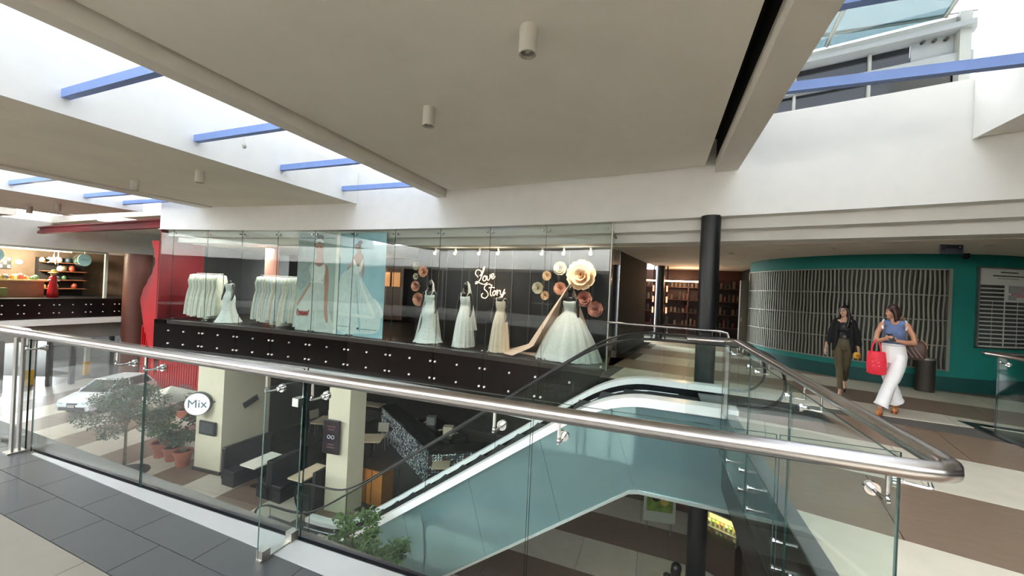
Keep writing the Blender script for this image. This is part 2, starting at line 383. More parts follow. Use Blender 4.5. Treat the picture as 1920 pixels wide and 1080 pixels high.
# blue tie beams across the skylights
def tie(x0, x1, y, z, lab, s=0.048):
    g = MB(); g.box(x0, x1, y-s, y+s, z-s*1.3, z+s*1.3); o = g.build('tie_beam', BLUE)
    q = MB(); 
    setp(o, lab, 'beam', 'blue tie beams across the skylights'); return o
for y, l in ((2.86, 'first blue beam across the left skylight, nearest the balustrade'), (4.58, 'second blue beam across the left skylight, with a hanging bulb'), (6.35, 'third blue beam across the left skylight, short of the shop wall'), (8.2, 'fourth blue beam across the left skylight, closest to the white shop wall')):
    tie(-8.34, -5.57, y, 4.2, l)
for y, l in ((3.93, 'upper blue beam under the sloping glass canopy of the right skylight'), (5.38, 'long blue beam crossing in front of the upper windows, lower in the right skylight')):
    tie(1.25, 4.02, y, 4.17, l, 0.042)
for y, l in ((5.24, 'small blue beam in the far left skylight, first from the left'), (6.84, 'small blue beam in the far left skylight, second from the left'), (7.85, 'small blue beam in the far left skylight beside the red girder')):
    tie(-18.26, -14.75, y, 4.1, l, 0.05)
# back of the walkway behind the viewer: dark shop fronts, unseen upper wall made white to bounce light
b = MB(); b.box(-70, 14, -6.1, -6.0, -1, 3.0); struct('wall_near', b, DARK); b = MB(); b.box(-70, 14, -6.1, -6.0, 3.0, 4.6); struct('wall_near_upper', b, WHITE)
pg = MB()
for i in range(14): pg.box(-22+i*2.4, -21.85+i*2.4, -5.98, -5.9, 0, 2.8)
pg.box(-22, 10, -5.99, -5.9, 2.8, 3.0); struct('window_1', pg, STEEL_D)
b = MB(); b.box(12, 12.2, -6, 20, -5, 5); struct('wall_right', b, DARK2)
b = MB(); b.box(-70, -0.6, -2.6, -2.5, -5, -1); struct('wall_lower_near', b, WHITE); b = MB(); b.box(-0.6, 14, -2.6, -2.5, -5, -1); struct('wall_lower_near_right', b, DARK2)  # right stretch, unseen, darkened to deepen the reflection in the escalator cladding
for i in range(6):
    t = thing('shop_door_frame', 'steel framed glass doors of the pale shop under the near walkway, bay '+'abcdef'[i], 'door frame', (-9+i*2.2, -2.4, ZL), 0, 'shop doors under the walkway')
    for x in (0, 0.95, 1.9): MB().box(x-0.03, x+0.03, -0.03, 0.03, 0, 2.3).build('post', STEEL_D, t, world=False)
    MB().box(-0.03, 1.93, -0.03, 0.03, 2.3, 2.36).build('head_rail', STEEL_D, t, world=False)
    t = thing('added_glow_panel', 'unseen square glow panel added under the near walkway, bay '+'abcdef'[i], 'ceiling light', (-8+i*2.2, -0.6, -1.1), 0, 'added glow panels under the walkway')
    MB().box(-0.3, 0.3, -0.3, 0.3, -0.03, 0.0).build('frame', WHITE, t, world=False); MB().box(-0.27, 0.27, -0.27, 0.27, -0.035, -0.03).build('diffuser', mat('panel_glow', '#fff8ee', 0.5, emit=7.0), t, world=False)  # unseen glow panels added to brighten what the escalator cladding reflects
# tinted panes added out of view to dim the sky over the wells
rg_ = thing('sky_dimmer', 'added tinted panes dimming the sky high over the left skylight', 'sky dimmer', (-6.8, 2, 5.8))
def dim_panes(t, x0, x1, y0, y1, z, n, gm=None):
    for i in range(n):
        a_, b_ = y0+(y1-y0)*i/n, y0+(y1-y0)*(i+1)/n
        MB().box(x0, x1, a_+0.03, b_-0.03, z, z+0.02).build('pane', gm or DIM_G, t); MB().box(x0, x1, b_-0.03, b_+0.03, z-0.03, z+0.05).build('glazing_bar', STEEL_D, t)
dim_panes(rg_, -8.4, -5.2, YB, 12.6, 5.8, 8, DIM_L)
r2 = thing('sky_dimmer', 'added tinted panes dimming the sky over the far left skylight', 'sky dimmer', (-16.5, 2, 5.7)); dim_panes(r2, -18.4, -14.1, YB, 12.6, 5.7, 8, DIM_G)
r3 = thing('sky_dimmer', 'added tinted panes dimming the sky far above the upper windows on the right', 'sky dimmer', (3, 4, 9.2)); dim_panes(r3, -4.5, 40, YB, 42, 9.2, 14)
r4 = thing('sky_dimmer', 'added tinted panes dimming the sky over the far side of the mall', 'sky dimmer', (-40, 4, 7.0)); dim_panes(r4, -66, -18.6, YB, 42, 7.0, 14, DIM_F)
# ---- lower floor ----
b = MB(); b.box(-150, 90, -90, 110, ZL-0.3, ZL-0.012); low = struct('floor', b, GROUT)
def pst(R0, R1, a0, a1, m, cl): ringtile(low, R0, R1, a0, a1, ZL, m, cl, 0.004)
CLL = [(-1, 0, -8.6), (0.06, -1, 8.3+0.7)]
nst = 0
pitch = radians(1.72)
for i in range(0, 17):
    a0 = radians(-0.6)-pitch*(i+1); a1 = a0+pitch; m = CREAMT if i % 2 == 0 else BROWNT
    for j in range(0, 9):
        R0 = 44.2+1.5*j
        if a1 > radians(-6) and R0+1.5 > 50.3: continue
        pst(R0, R0+1.5, a0, a1, m, [(-1, 0, -8.6)])
for j in range(12):
    m = BROWNT if j % 2 == 0 else CREAMT; y0 = 2.45+1.25*j
    for i in range(12):
        x0 = -8.6+1.3*i+(0.6 if j % 2 else 0); x1 = x0+1.3
        if x0 > 6: continue
        if y0 > 7.9 and x1 < -3.4: continue
        g = 0.004; tile(low, [(x0+g, y0+g), (x1-g, y0+g), (x1-g, y0+1.25-g), (x0+g, y0+1.25-g)], ZL, m)
for j in range(5):                     # dark restaurant tiles
    for i in range(9):
        x0 = -14.3+1.2*i; y0 = 8.35+1.2*j; g = 0.004
        if x0+1.2 > -3.4: continue
        tile(low, [(x0+g, y0+g), (x0+1.2-g, y0+g), (x0+1.2-g, y0+1.2-g), (x0+g, y0+1.2-g)], ZL+0.004, DKT)
# lower storey ceiling and walls
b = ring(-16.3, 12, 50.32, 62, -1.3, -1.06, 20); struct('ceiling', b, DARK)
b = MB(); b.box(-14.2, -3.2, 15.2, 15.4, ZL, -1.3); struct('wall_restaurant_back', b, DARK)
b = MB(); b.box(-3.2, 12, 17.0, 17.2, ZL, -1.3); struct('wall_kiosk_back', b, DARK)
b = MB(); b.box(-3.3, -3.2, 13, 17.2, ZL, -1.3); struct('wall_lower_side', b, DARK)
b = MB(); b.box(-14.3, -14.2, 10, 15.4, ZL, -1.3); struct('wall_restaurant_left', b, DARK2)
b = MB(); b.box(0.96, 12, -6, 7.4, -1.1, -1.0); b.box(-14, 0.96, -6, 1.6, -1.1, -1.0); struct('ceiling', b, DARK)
b = MB(); b.box(-38.2, -38, 13.0, 24, ZL, -1.0); b.box(-38.2, -38, 2, 9.2, ZL, -1.0); struct('wall_drive', b, DARK2)
# ---- upper building seen through the right skylight ----
UPW = mat('upper_building_panel', '#7c8081', 0.5, noise=0.05, scale=3)
UPG = mat('upper_window_glass', '#121416', 0.15, spec=0.6, noise=0.15, scale=1)
MULL = mat('grey_mullion', '#83857f', 0.4, 0.3)
ub = thing('upper_storey_facade', 'grey upper storey with long dark window bands above the white wall at the right skylight', 'building', (3, ay(3, 52.5), 4.9))
def rg(name, x0, x1, R0, R1, z0, z1, m, n=24): return ring(x0, x1, R0, R1, z0, z1, n).build(name, m, ub)
rg('window_band', -10.0, 5.2, 52.55, 52.6, 5.3, 6.25, UPG); rg('sill', -10.0, 5.2, 52.45, 52.6, 5.68, 5.73, MULL)
rg('spandrel', -10.0, 5.2, 52.40, 52.6, 6.25, 6.42, UPW); rg('window_band', -10.0, 4.45, 52.55, 52.6, 6.42, 6.80, UPG)
rg('panel', 4.45, 5.2, 52.50, 52.6, 6.42, 6.85, UPW); rg('sill', -10.0, 4.45, 52.5, 52.56, 6.42, 6.46, MULL)
rg('cornice', -10.0, 5.2, 52.25, 52.6, 6.82, 6.92, UPW); rg('spandrel', -10.0, 5.2, 52.45, 52.6, 6.92, 7.12, MULL)
rg('roof_slab', -12, 5.2, 52.6, 55, 5.0, 6.6, UPW, 20)
for x in (1.2, 2.65, 3.86):
    g = MB(); g.box(x-0.025, x+0.025, ay(x, 52.5)-0.03, ay(x, 52.5)+0.03, 5.3, 6.25); g.build('mullion', MULL, ub)
    g = MB(); g.box(x-0.025, x+0.025, ay(x, 52.5)-0.03, ay(x, 52.5)+0.03, 6.42, 6.8); g.build('mullion', MULL, ub)
g = MB(); g.box(5.0, 5.16, 9.45, 9.6, 5.0, 7.15); g.build('corner_post', MULL, ub)
for i in range(3): MB().tube([(4.55+i*0.17, ay(4.6, 52.38)-0.02, 6.75), (4.55+i*0.17, ay(4.6, 52.38)+0.05, 6.75)], 0.03, 8).build('bolt', DARK2, ub)
CANG = glass('canopy_glass', (0.36, 0.43, 0.43), 0.10, 0.02, gain=0.7)
cn = thing('glass_canopy', 'sloping glass canopy with grey bars above the upper windows of the right skylight', 'canopy', (3, 8, 7))
for i, (xa, xb) in enumerate(((-0.3, 1.5), (1.5, 3.15), (3.15, 4.85))):
    A = Vector((xa+0.03, ay(xa, 52.45), 7.14)); B = Vector((xb-0.03, ay(xb, 52.45), 7.14)); C_ = Vector((xb+0.2, ay(xb, 50.6), 8.3)); D_ = Vector((xa+0.26, ay(xa, 50.6), 8.3))
    for q in range(3):
        t0, t1 = q/3+0.01, (q+1)/3-0.01
        MB().slab(A.lerp(D_, t0), B.lerp(C_, t0), B.lerp(C_, t1), A.lerp(D_, t1), 0.02, (0, 0, 1)).build('pane', CANG, cn)
    MB().tube([B+Vector((0.03, 0, 0.03)), C_+Vector((0.03, 0, 0.03))], 0.045, 6).build('glazing_bar', MULL, cn)
for t in (0.34, 0.67, 1.0):
    pts = [Vector((x, ay(x, 52.45-1.85*t), 7.14+1.16*t-0.02)) for x in (-0.3, 1.2, 2.8, 4.9)]
    MB().tube(pts, 0.03, 6).build('cross_bar', mat('dark_bar', '#3a4142', 0.5), cn)
# ---- curved teal wall ----
TX, TY, TR = 5.3, 13.0, 2.75
def tw(a, r=TR): return (TX+r*sin(a), TY-r*cos(a))
def tseg(a0, a1, r0, r1, z0, z1, n, mb=None):
    m = mb or MB(); vs = []
    for i in range(n+1):
        a = a0+(a1-a0)*i/n
        for r, z in ((r0, z0), (r1, z0), (r1, z1), (r0, z1)): vs.append((*tw(a, r), z))
    fs = [(i*4+j, i*4+(j+1) % 4, (i+1)*4+(j+1) % 4, (i+1)*4+j) for i in range(n) for j in range(4)] + [(3, 2, 1, 0), (n*4, n*4+1, n*4+2, n*4+3)]
    return m.add(vs, fs)
wt = struct('wall_teal', tseg(-1.9, 1.15, TR-0.15, TR, 0, 2.74, 40), TEAL, auto=True)
struct('baseboard_teal', tseg(-1.9, 1.15, TR-0.1, TR+0.012, 0, 0.28, 40), TEAL_D, auto=True)

b = MB(); b.box(-60, -24, -6, 3.0, -1.06, -0.012); struct('floor', b, BLACKM)  # unseen slab added to keep sky light off the lower floor
# ================= BALUSTRADES =================
def bracket(parent, p, q, drop=0.10):
    """J bracket from the underside of the rail (p) to the bolt on the glass (q)"""
    p = Vector(p); q = Vector(q); m = MB()
    m.tube(catmull([p, p-Vector((0, 0, drop*0.75)), p-Vector((0, 0, drop))+(q-p).normalized()*0.03*0, q], 4), 0.0075, 8)
    d = (q-p); d.z = 0; d = d.normalized()
    m.tube([q-d*0.006, q+d*0.012], 0.026, 14); m.tube([q-d*0.03, q], 0.014, 10)
    return m.build('bracket', CHROME, parent, auto=True)
# near balustrade
ny0 = lambda x: gy(x)-0.115
br = thing('glass_balustrade', 'long glass balustrade with a round steel handrail nearest the viewer, turning along the bridge', 'balustrade', (-2, 1.7, 0))
RZ = 1.05
pts = [(-6.6, ny0(-6.6), RZ), (-4, ny0(-4), RZ), (-1.5, ny0(-1.5), RZ), (0.80, ny0(0.8), RZ)]
cx, cy_ = 1.02, ny0(0.9)
cor = [(0.86, cy_-0.002, RZ), (0.93, cy_+0.008, RZ), (0.985, cy_+0.035, RZ), (1.012, cy_+0.085, RZ), (1.02, cy_+0.16, RZ)]
MB().tube(pts+cor+[(1.02, 3.0, RZ), (1.02, 4.5, RZ), (1.02, 5.9, RZ), (1.0, 6.03, RZ-0.01), (0.93, 6.10, RZ-0.02), (0.8, 6.11, RZ-0.03), (0.42, 6.11, RZ-0.03)], 0.036, 18).build('handrail', STEEL, br, smooth=True)
jx = [-5.13, -3.60, -2.05]
jx2 = [-2.03, -0.565, 0.49, 0.895]
for i in range(2): pane(br, 'glass_pane', (jx[i]+0.006, gy(jx[i])), (jx[i+1]-0.006, gy(jx[i+1])), -0.02, 1.06)
for i in range(3): pane(br, 'glass_pane', (jx2[i]+0.006, gy(jx2[i])), (jx2[i+1]-0.006, gy(jx2[i+1])), -0.02, 1.07)
pane(br, 'glass_pane', (-6.5, gy(-6.5)), (-5.22, gy(-5.2)), -0.02, 1.06)
pane(br, 'glass_fin', (-2.045, gy(-2.04)-0.012), (-2.07, gy(-2.04)-0.24), 0.01, 0.99)
for x in (-3.39, -3.72, -2.22, -1.86, -0.72, -0.40, 0.80, -4.95): bracket(br, (x, ny0(x), RZ-0.03), (x, gy(x)-0.012, 0.92))
# base clamps of the fin
for y in (gy(-2.04)-0.03, gy(-2.04)-0.215):
    MB().cbox((-2.058, y, 0.03), (0.05, 0.05, 0.06)).build('base_clamp', STEEL_D, br)
MB().cbox((-2.058, gy(-2.04)-0.125, 0.006), (0.04, 0.24, 0.012)).build('base_channel', STEEL_D, br)
g = MB()
g.tube([(-2.06, gy(-2.05)-0.05, 0.86), (-2.06, gy(-2.05)-0.005, 0.86)], 0.02, 12); g.cbox((-2.056, gy(-2.05)-0.03, 0.86), (0.05, 0.05, 0.05)); g.build('glass_clamp', CHROME, br)
m = MB(); m.slab((-5.1, gy(-5.1)+0.004, -0.02), (0.9, gy(0.9)+0.004, -0.02), (0.9, gy(0.9)+0.02, -0.02), (-5.1, gy(-5.1)+0.02, -0.02), 0.03, (0, 0, 1)); m.build('bottom_seal', BLACKM, br)
# steel post at the left end
for x, l in ((-5.17, ''), (-5.62, '')):
    g = MB(); g.cbox((x, gy(x)-0.10, 0.5), (0.05, 0.014, 1.0)); g.cbox((x, gy(x)-0.06, 0.5), (0.05, 0.014, 1.0)); g.cbox((x, gy(x)-0.08, 0.006), (0.11, 0.11, 0.012)); g.build('post', STEEL_D, br)
# bridge side: panes hang outside the slab edge, fixed by standoff bolts
sj = [1.915, 3.19, 3.72, 5.0, 6.17]
sj = [1.915, 3.2, 4.45, 5.6, 6.08]
for i in range(4):
    pane(br, 'glass_pane', (0.895, sj[i]+0.006), (0.895, sj[i+1]-0.006), -0.52, 1.04)
    for y in (sj[i]+0.2, sj[i+1]-0.2):
        for z in (-0.17, -0.37):
            g = MB(); g.tube([(0.875, y, z), (0.95, y, z)], 0.016, 10); g.tube([(0.868, y, z), (0.884, y, z)], 0.026, 12); g.build('standoff_bolt', CHROME, br, auto=True)
for y in (1.99, 3.05, 3.36, 4.3, 4.62, 5.5, 5.72): bracket(br, (1.02, y, RZ-0.03), (0.91, y, 0.93))
pane(br, 'glass_pane', (0.88, 6.09), (0.44, 6.09), -0.05, 0.98)
g = MB(); g.cbox((0.94, 6.08, 0.48), (0.04, 0.04, 1.0)); g.build('post', STEEL_D, br)
# far balustrade behind the escalator
fb = thing('glass_balustrade', 'short glass balustrade with thin steel handrail in front of the black column, behind the escalator', 'balustrade', (0.2, 7.6, 0))
fp = [(-0.93, 7.86, 1.05), (-0.4, 7.80, 1.05), (0.4, 7.70, 1.05), (1.05, 7.62, 1.05), (1.16, 7.61, 1.03), (1.19, 7.61, 0.93), (1.19, 7.61, 0.02)]
MB().tube(fp, 0.022, 12).build('handrail', STEEL, fb, smooth=True)
pane(fb, 'glass_pane', (-0.93, 7.82), (0.1, 7.68), -0.05, 0.95); pane(fb, 'glass_pane', (0.12, 7.68), (1.1, 7.57), -0.05, 0.95)
for x in (-0.05, 0.18, 0.93, 1.05): bracket(fb, (x, 7.75-0.12*x, RZ-0.02), (x, 7.70-0.125*x, 0.93), 0.07)
# bridge rail on the right
rr = thing('glass_balustrade', 'glass balustrade with steel handrail round the dark opening at the right edge', 'balustrade', (4.3, 7.4, 0))
MB().tube([(4.33, 2.0, 1.05), (4.30, 6.0, 1.05), (4.24, 7.22, 1.05), (4.25, 7.30, 1.05), (4.32, 7.33, 1.05), (6.5, 6.95, 1.05), (9, 6.5, 1.05)], 0.026, 12).build('handrail', STEEL, rr, smooth=True)
pane(rr, 'glass_pane', (4.42, 5.9), (4.38, 7.28), -0.3, 1.0); pane(rr, 'glass_pane', (4.42, 4.4), (4.42, 5.88), -0.3, 1.0); pane(rr, 'glass_pane', (4.40, 7.29), (6.0, 7.03), -0.3, 1.0)
bracket(rr, (4.3, 7.1, RZ-0.02), (4.38, 7.1, 0.93), 0.08)
for y in (6.2, 7.0):
    for z in (-0.15, -0.3): MB().tube([(4.36, y, z), (4.3, y, z)], 0.018, 10).build('standoff_bolt', CHROME, rr)
g = MB(); g.prism([(4.18, 2), (4.3, 2), (4.3, 7.45), (4.18, 7.62)], -0.012, 0.006); g.prism([(4.18, 7.62), (4.3, 7.45), (12, 5.99), (12, 6.15)], -0.012, 0.006); struct('trim_21', g, BLACKM)
# ================= ESCALATOR =================
es = thing('escalator', 'escalator clad in teal glass panels rising to the bridge, with black handrails', 'escalator', (-3.5, 6.75, ZL))
SL = 0.725
def deck(x):                       # height of the balustrade decking along x
    x0, x1 = -1.25, -0.05          # transition at the top
    if x >= x1: return 0.05
    if x >= x0: t = (x1-x); return 0.05-SL*t*t/(2*(x1-x0))
    zt = 0.05-SL*(x1-x0)/2-SL*(x0-x)
    zb = ZL+0.12
    # smooth transition at the bottom
    s = 0.30; d = zt-zb
    return zb+0.5*(d+sqrt(d*d+s*s)) - 0.0
XS = [1.12, 0.8, 0.4, 0.0, -0.15, -0.3, -0.45, -0.6, -0.75, -0.9, -1.05, -1.25, -1.6, -2.2, -3.0, -3.8, -4.6, -5.4, -6.0, -6.3, -6.6, -6.9, -7.2, -7.6, -8.1]
def soff(x):                       # underside of the truss
    if x > -0.25: return -1.36
    return max(-1.36-SL*1.0*(-0.25-x), ZL)
# cladding panels with slanting joints: near side (and far side)
def cladding(y, yy):
    js = [1.12+0.32, -0.42, -1.55, -2.85, -4.2, -5.6, -7.4]
    lean = 0.42
    for i in range(len(js)-1):
        xa, xb = js[i], js[i+1]; m = MB(); n = 10; top = []; bot = []
        for k in range(n+1):
            t = k/n; xt = xa+(xb-xa)*t; la = 0 if i == 0 else lean; xb_ = (xa if i == 0 else xa+lean*0.5)+((xb+lean*0.5)-(xa if i == 0 else xa+lean*0.5))*t
            top.append((xt-(0 if (i == 0 and k == 0) else lean*0.5*(t if i == 0 else 1)), deck(xt-(0 if (i == 0 and k == 0) else lean*0.5*(t if i == 0 else 1)))-0.10)); bot.append((xb_, soff(xb_)))
        g = 0.006; top[0] = (top[0][0]-g, top[0][1]); bot[0] = (bot[0][0]-g, bot[0][1])
        vs = [(p[0], y, p[1]) for p in top]+[(p[0], y, p[1]) for p in bot]+[(p[0], yy, p[1]) for p in top]+[(p[0], yy, p[1]) for p in bot]
        N = n+1; fs = []
        for k in range(n):
            fs += [(k, k+1, N+k+1, N+k), (2*N+k, 3*N+k, 3*N+k+1, 2*N+k+1), (k, 2*N+k, 2*N+k+1, k+1), (N+k, N+k+1, 3*N+k+1, 3*N+k)]
        fs += [(0, N, 3*N, 2*N), (n, 2*N+n, 3*N+n, N+n)]
        m.add(vs, fs); m.build('cladding_panel', TEALG, es)
cladding(6.20, 6.22)
# truss body, soffit
def profile_strip(f0, f1, y0, y1, xs, mb=None):
    m = mb or MB(); vs = []
    for x in xs: vs += [(x, y0, f0(x)), (x, y1, f0(x)), (x, y1, f1(x)), (x, y0, f1(x))]
    n = len(xs)
    fs = [(i*4+j, i*4+(j+1) % 4, (i+1)*4+(j+1) % 4, (i+1)*4+j) for i in range(n-1) for j in range(4)]+[(3, 2, 1, 0), ((n-1)*4, (n-1)*4+1, (n-1)*4+2, (n-1)*4+3)]
    return m.add(vs, fs)
profile_strip(soff, lambda x: deck(x)-0.28, 6.24, 7.44, [x for x in XS if x > -7.3]).build('truss', mat('truss_grey', '#59605f', 0.5), es)
profile_strip(lambda x: soff(x)-0.05, lambda x: soff(x)+0.002, 6.18, 7.46, [x for x in ([1.44]+XS) if x > -4.7]+[-4.75]).build('soffit_trim', mat('soffit_edge_metal', '#b9c3c0', 0.35, 0.4), es)
profile_strip(lambda x: soff(x)+0.003, lambda x: deck(x)-0.12, 7.45, 7.47, [x for x in XS if x > -7.3]).build('cladding_panel', TEALG, es)
for (y0, y1) in ((6.14, 6.40), (7.26, 7.49)):
    up_ = 0.09 if y0 > 7 else 0.02
    dm = profile_strip(lambda x: deck(x)-0.12, lambda x: deck(x)+up_, y0, y1, XS).build('deck', ALU, es, auto=True)
for y0, y1 in ((6.40, 6.415), (7.245, 7.26)):
    profile_strip(lambda x: deck(x)-0.30, lambda x: deck(x)-0.01, y0, y1, XS).build('skirt', mat('skirt_panel', '#14151a', 0.25, 0.3), es, auto=True)
for y in (6.425, 7.235):
    MB().tube([(x, y, deck(x)-0.12) for x in XS if x < 0.55], 0.012, 6).build('skirt_brush', ALU, es)
# balustrade glass and handrail
def hr(x): return deck(x)+0.90
newel_t = [(1.12, 0.95), (1.32, 0.93), (1.48, 0.87), (1.6, 0.76), (1.67, 0.60), (1.69, 0.46), (1.665, 0.32), (1.58, 0.2), (1.46, 0.12), (1.36, 0.10), (1.12, 0.10)]
zb = ZL+0.12
newel_b = [(-8.1, zb+0.90), (-8.3, zb+0.88), (-8.48, zb+0.80), (-8.58, zb+0.66), (-8.6, zb+0.5), (-8.57, zb+0.34), (-8.45, zb+0.2), (-8.3, zb+0.14), (-8.1, zb+0.1)]
for y in (6.29, 7.37):
    path = [Vector((x, y, z)) for x, z in reversed(newel_t[1:])]+[Vector((x, y, hr(x))) for x in XS]+[Vector((x, y, z)) for x, z in newel_b[1:]]
    MB().tube(catmull(path, 2), 0.032, 8, ell=(1.0, 0.62)).build('handrail', RUBBER, es, smooth=True)
    # glass panels
    cuts = [1.12, 0.1, -1.25, -2.6, -4.0, -5.4, -6.9, -8.1]
    for i in range(len(cuts)-1):
        xa, xb = cuts[i]-0.004, cuts[i+1]+0.004; m = MB(); n = 8
        vs = []
        for k in range(n+1):
            x = xa+(xb-xa)*k/n; vs += [(x, y-0.005, deck(x)-0.01), (x, y+0.005, deck(x)-0.01), (x, y+0.005, hr(x)-0.02), (x, y-0.005, hr(x)-0.02)]
        for k in range(n):
            for j in range(4):
                m.cur = 1 if j in (0, 2) else 0
                b_ = len(m.v)
                m.f.append((k*4+j, k*4+(j+1) % 4, (k+1)*4+(j+1) % 4, (k+1)*4+j)); m.mi.append(m.cur)
        m.v = vs; m.f += [(3, 2, 1, 0), (n*4, n*4+1, n*4+2, n*4+3)]; m.mi += [1, 1]
        m.build('glass_pane', [GLS, EDGE], es)
    for nw in (newel_t, newel_b):
        cxm = sum(p[0] for p in nw)/len(nw); m = MB(); k = len(nw)
        vs = [(p[0], y-0.005, p[1]) for p in nw]+[(p[0], y+0.005, p[1]) for p in nw]
        m.add(vs, [tuple(range(k)), tuple(reversed(range(k, 2*k)))]); m.cur = 1
        for i in range(k): m.f.append((i, i+k, (i+1) % k+k, (i+1) % k)); m.mi.append(1)
        m.build('glass_pane', [GLS, EDGE], es)
# steps
STP = mat('escalator_step_metal', '#3c3f42', 0.4, 0.7, noise=0.1, scale=10)
sm = MB(); sm.box(-0.2, 0.2, -0.40, 0.40, -0.02, 0); sm.box(-0.2, -0.18, -0.40, 0.40, -0.29, -0.02)
for i in range(17): sm.box(-0.2, 0.2, -0.39+i*0.0465, -0.375+i*0.0465, 0, 0.008)
step_me = sm.mesh('step', STP)
for i in range(19):
    x = 0.5-i*0.4
    o = newobj('step', step_me, es); p = wm(es).inverted() @ Vector((x, 6.83, deck(x)-0.12)); o.location = p
MB().box(0.7, 2.3, 6.42, 7.24, -0.03, 0.008).build('landing_plate', mat('landing_plate_metal', '#6b6f70', 0.35, 0.7, noise=0.1, scale=30), es)
MB().box(-9.3, -7.6, 6.42, 7.24, ZL-0.01, ZL+0.012).build('landing_plate', MATS['landing_plate_metal'], es)
for i, c in enumerate(('#2f7d4a', '#2f7d4a', '#2f7d4a', '#e0783a')):
    MB().cyl((0.28+i*0.1, 7.33, 0.051), 0.035, 0.002, 14).build('safety_sticker', mat('sticker_'+('green', 'green', 'green', 'orange')[i], c, 0.5), es)
# ================= COLUMNS =================
g = MB(); g.cyl((0.87, 8.02, ZL), 0.17, 7.82, 28); setp(g.build('column', BLACKM, auto=True), 'tall round black steel column rising through both floors beside the escalator top', 'column')
g = MB(); g.cyl((-0.72, 13.2, 0), 0.13, 2.74, 20); setp(g.build('column', BLACKM, auto=True), 'thin dark column at the back of the corridor beside the boutique wall', 'column')
PW = CREAMP
mp = thing('square_pillar', 'broad cream pillar holding the round sign and a dark screen, left of the booths', 'pillar', (-13.1, 8.6, ZL))
g = MB(); g.prism([(-13.72, 7.92), (-12.62, 8.02), (-12.78, 9.7), (-13.9, 9.6)], ZL, -1.3); g.build('shaft', PW, mp)
g = MB(); g.prism([(-13.76, 7.88), (-12.58, 7.98), (-12.76, 9.74), (-13.94, 9.64)], ZL, ZL+0.1); g.build('plinth', DKT, mp)
p2 = thing('square_pillar', 'narrow cream pillar with a dark hanging menu board, right of the booths', 'pillar', (-7.9, 8.2, ZL))
g = MB(); g.prism([(-8.28, 8.02), (-7.62, 8.1), (-7.52, 8.6), (-8.3, 8.6)], ZL, -1.3); g.build('shaft', PW, p2)
# ================= BOUTIQUE =================
PITCHA = 1.49/50.0
aj = [math.asin((-0.99-PX)/50.0) - PITCHA*i for i in range(0, 11)]
sw = thing('shop_window', 'long curved frameless glass shop window of the bridal boutique', 'shop window', (-8, 8.7, 0))
for i in range(10):
    a1, a0 = aj[i], aj[i+1]; e = 0.004/50
    pane(sw, 'glass_pane', rp(50.03, a0+e), rp(50.03, a1-e), 0.0, 3.14, 0.012, SHOPG)
    for a, s in ((a0, 1), (a1, -1)):
        for z in (3.02, 0.06):
            p = Vector((*rp(49.99, a+s*0.085/50), z)); q = Vector((*rp(50.06, a+s*0.085/50), z))
            MB().tube([p, q], 0.022, 8).build('glass_fitting', CHROME, sw)
for i in range(1, 10):
    p = rp(50.12, aj[i]); m = MB(); m.tube([(*p, 2.98), (*rp(50.45, aj[i]), 3.08)], 0.012, 6); m.build('spider_arm', CHROME, sw)
pane(sw, 'glass_pane', (-16.40, ay(-16.40, 50.03)), rp(50.03, aj[10]-0.0001), 0.0, 3.14, 0.012, SHOPG)
pane(sw, 'glass_pane', (-0.97, ay(-0.97)+0.02), (-0.92, ay(-0.97)+1.6), 0.0, 2.9, 0.012, SHOPG)
m = MB(); m.tube([(-0.955, ay(-0.96)-0.02, 0.0), (-0.955, ay(-0.96)-0.02, 3.12)], 0.018, 6); m.tube([(-0.955, ay(-0.96), 2.93), (-0.90, ay(-0.96)+1.8, 2.78), (-0.8, 12.5, 2.72)], 0.03, 6); m.build('edge_channel', STEEL_D, sw)
# black slab cladding with studs
sc = thing('slab_cladding', 'band of glossy black cladding panels with white studs below the boutique window', 'cladding', (-8, 8.7, -1))
for i in range(10):
    a1, a0 = aj[i], aj[i+1]; e = 0.006/50
    if i == 0: a1 = math.asin((-0.98-PX)/50)
    P = [rp(49.96, a0+e), rp(49.96, a1-e), rp(49.985, a1-e), rp(49.985, a0+e)]
    MB().prism(P, -1.04, -0.13).build('cladding_panel', BLACKP if i < 5 else BLACKG, sc)
    P = [rp(49.93, a0+e), rp(49.93, a1-e), rp(50.02, a1-e), rp(50.02, a0+e)]
    MB().prism(P, -0.12, -0.005).build('ledge_strip', mat('ledge_metal', '#4b4641', 0.25, 0.5), sc)
    for s in (0.075, 0.745, 1.415):
        a = a0+s/50
        for z in (-0.36, -0.80):
            p = Vector((*rp(49.965, a), z)); q = Vector((*rp(49.925, a), z))
            MB().tube([p, q], 0.026, 10).build('stud', mat('stud_metal', '#f2efe8', 0.25, 0.2), sc)
P = [(-16.42, ay(-16.42, 49.97)), rp(49.97, aj[10]-0.0001), rp(49.99, aj[10]-0.0001), (-16.42, ay(-16.42, 49.99))]; MB().prism(P, -1.04, -0.005).build('cladding_panel', BLACKG, sc)
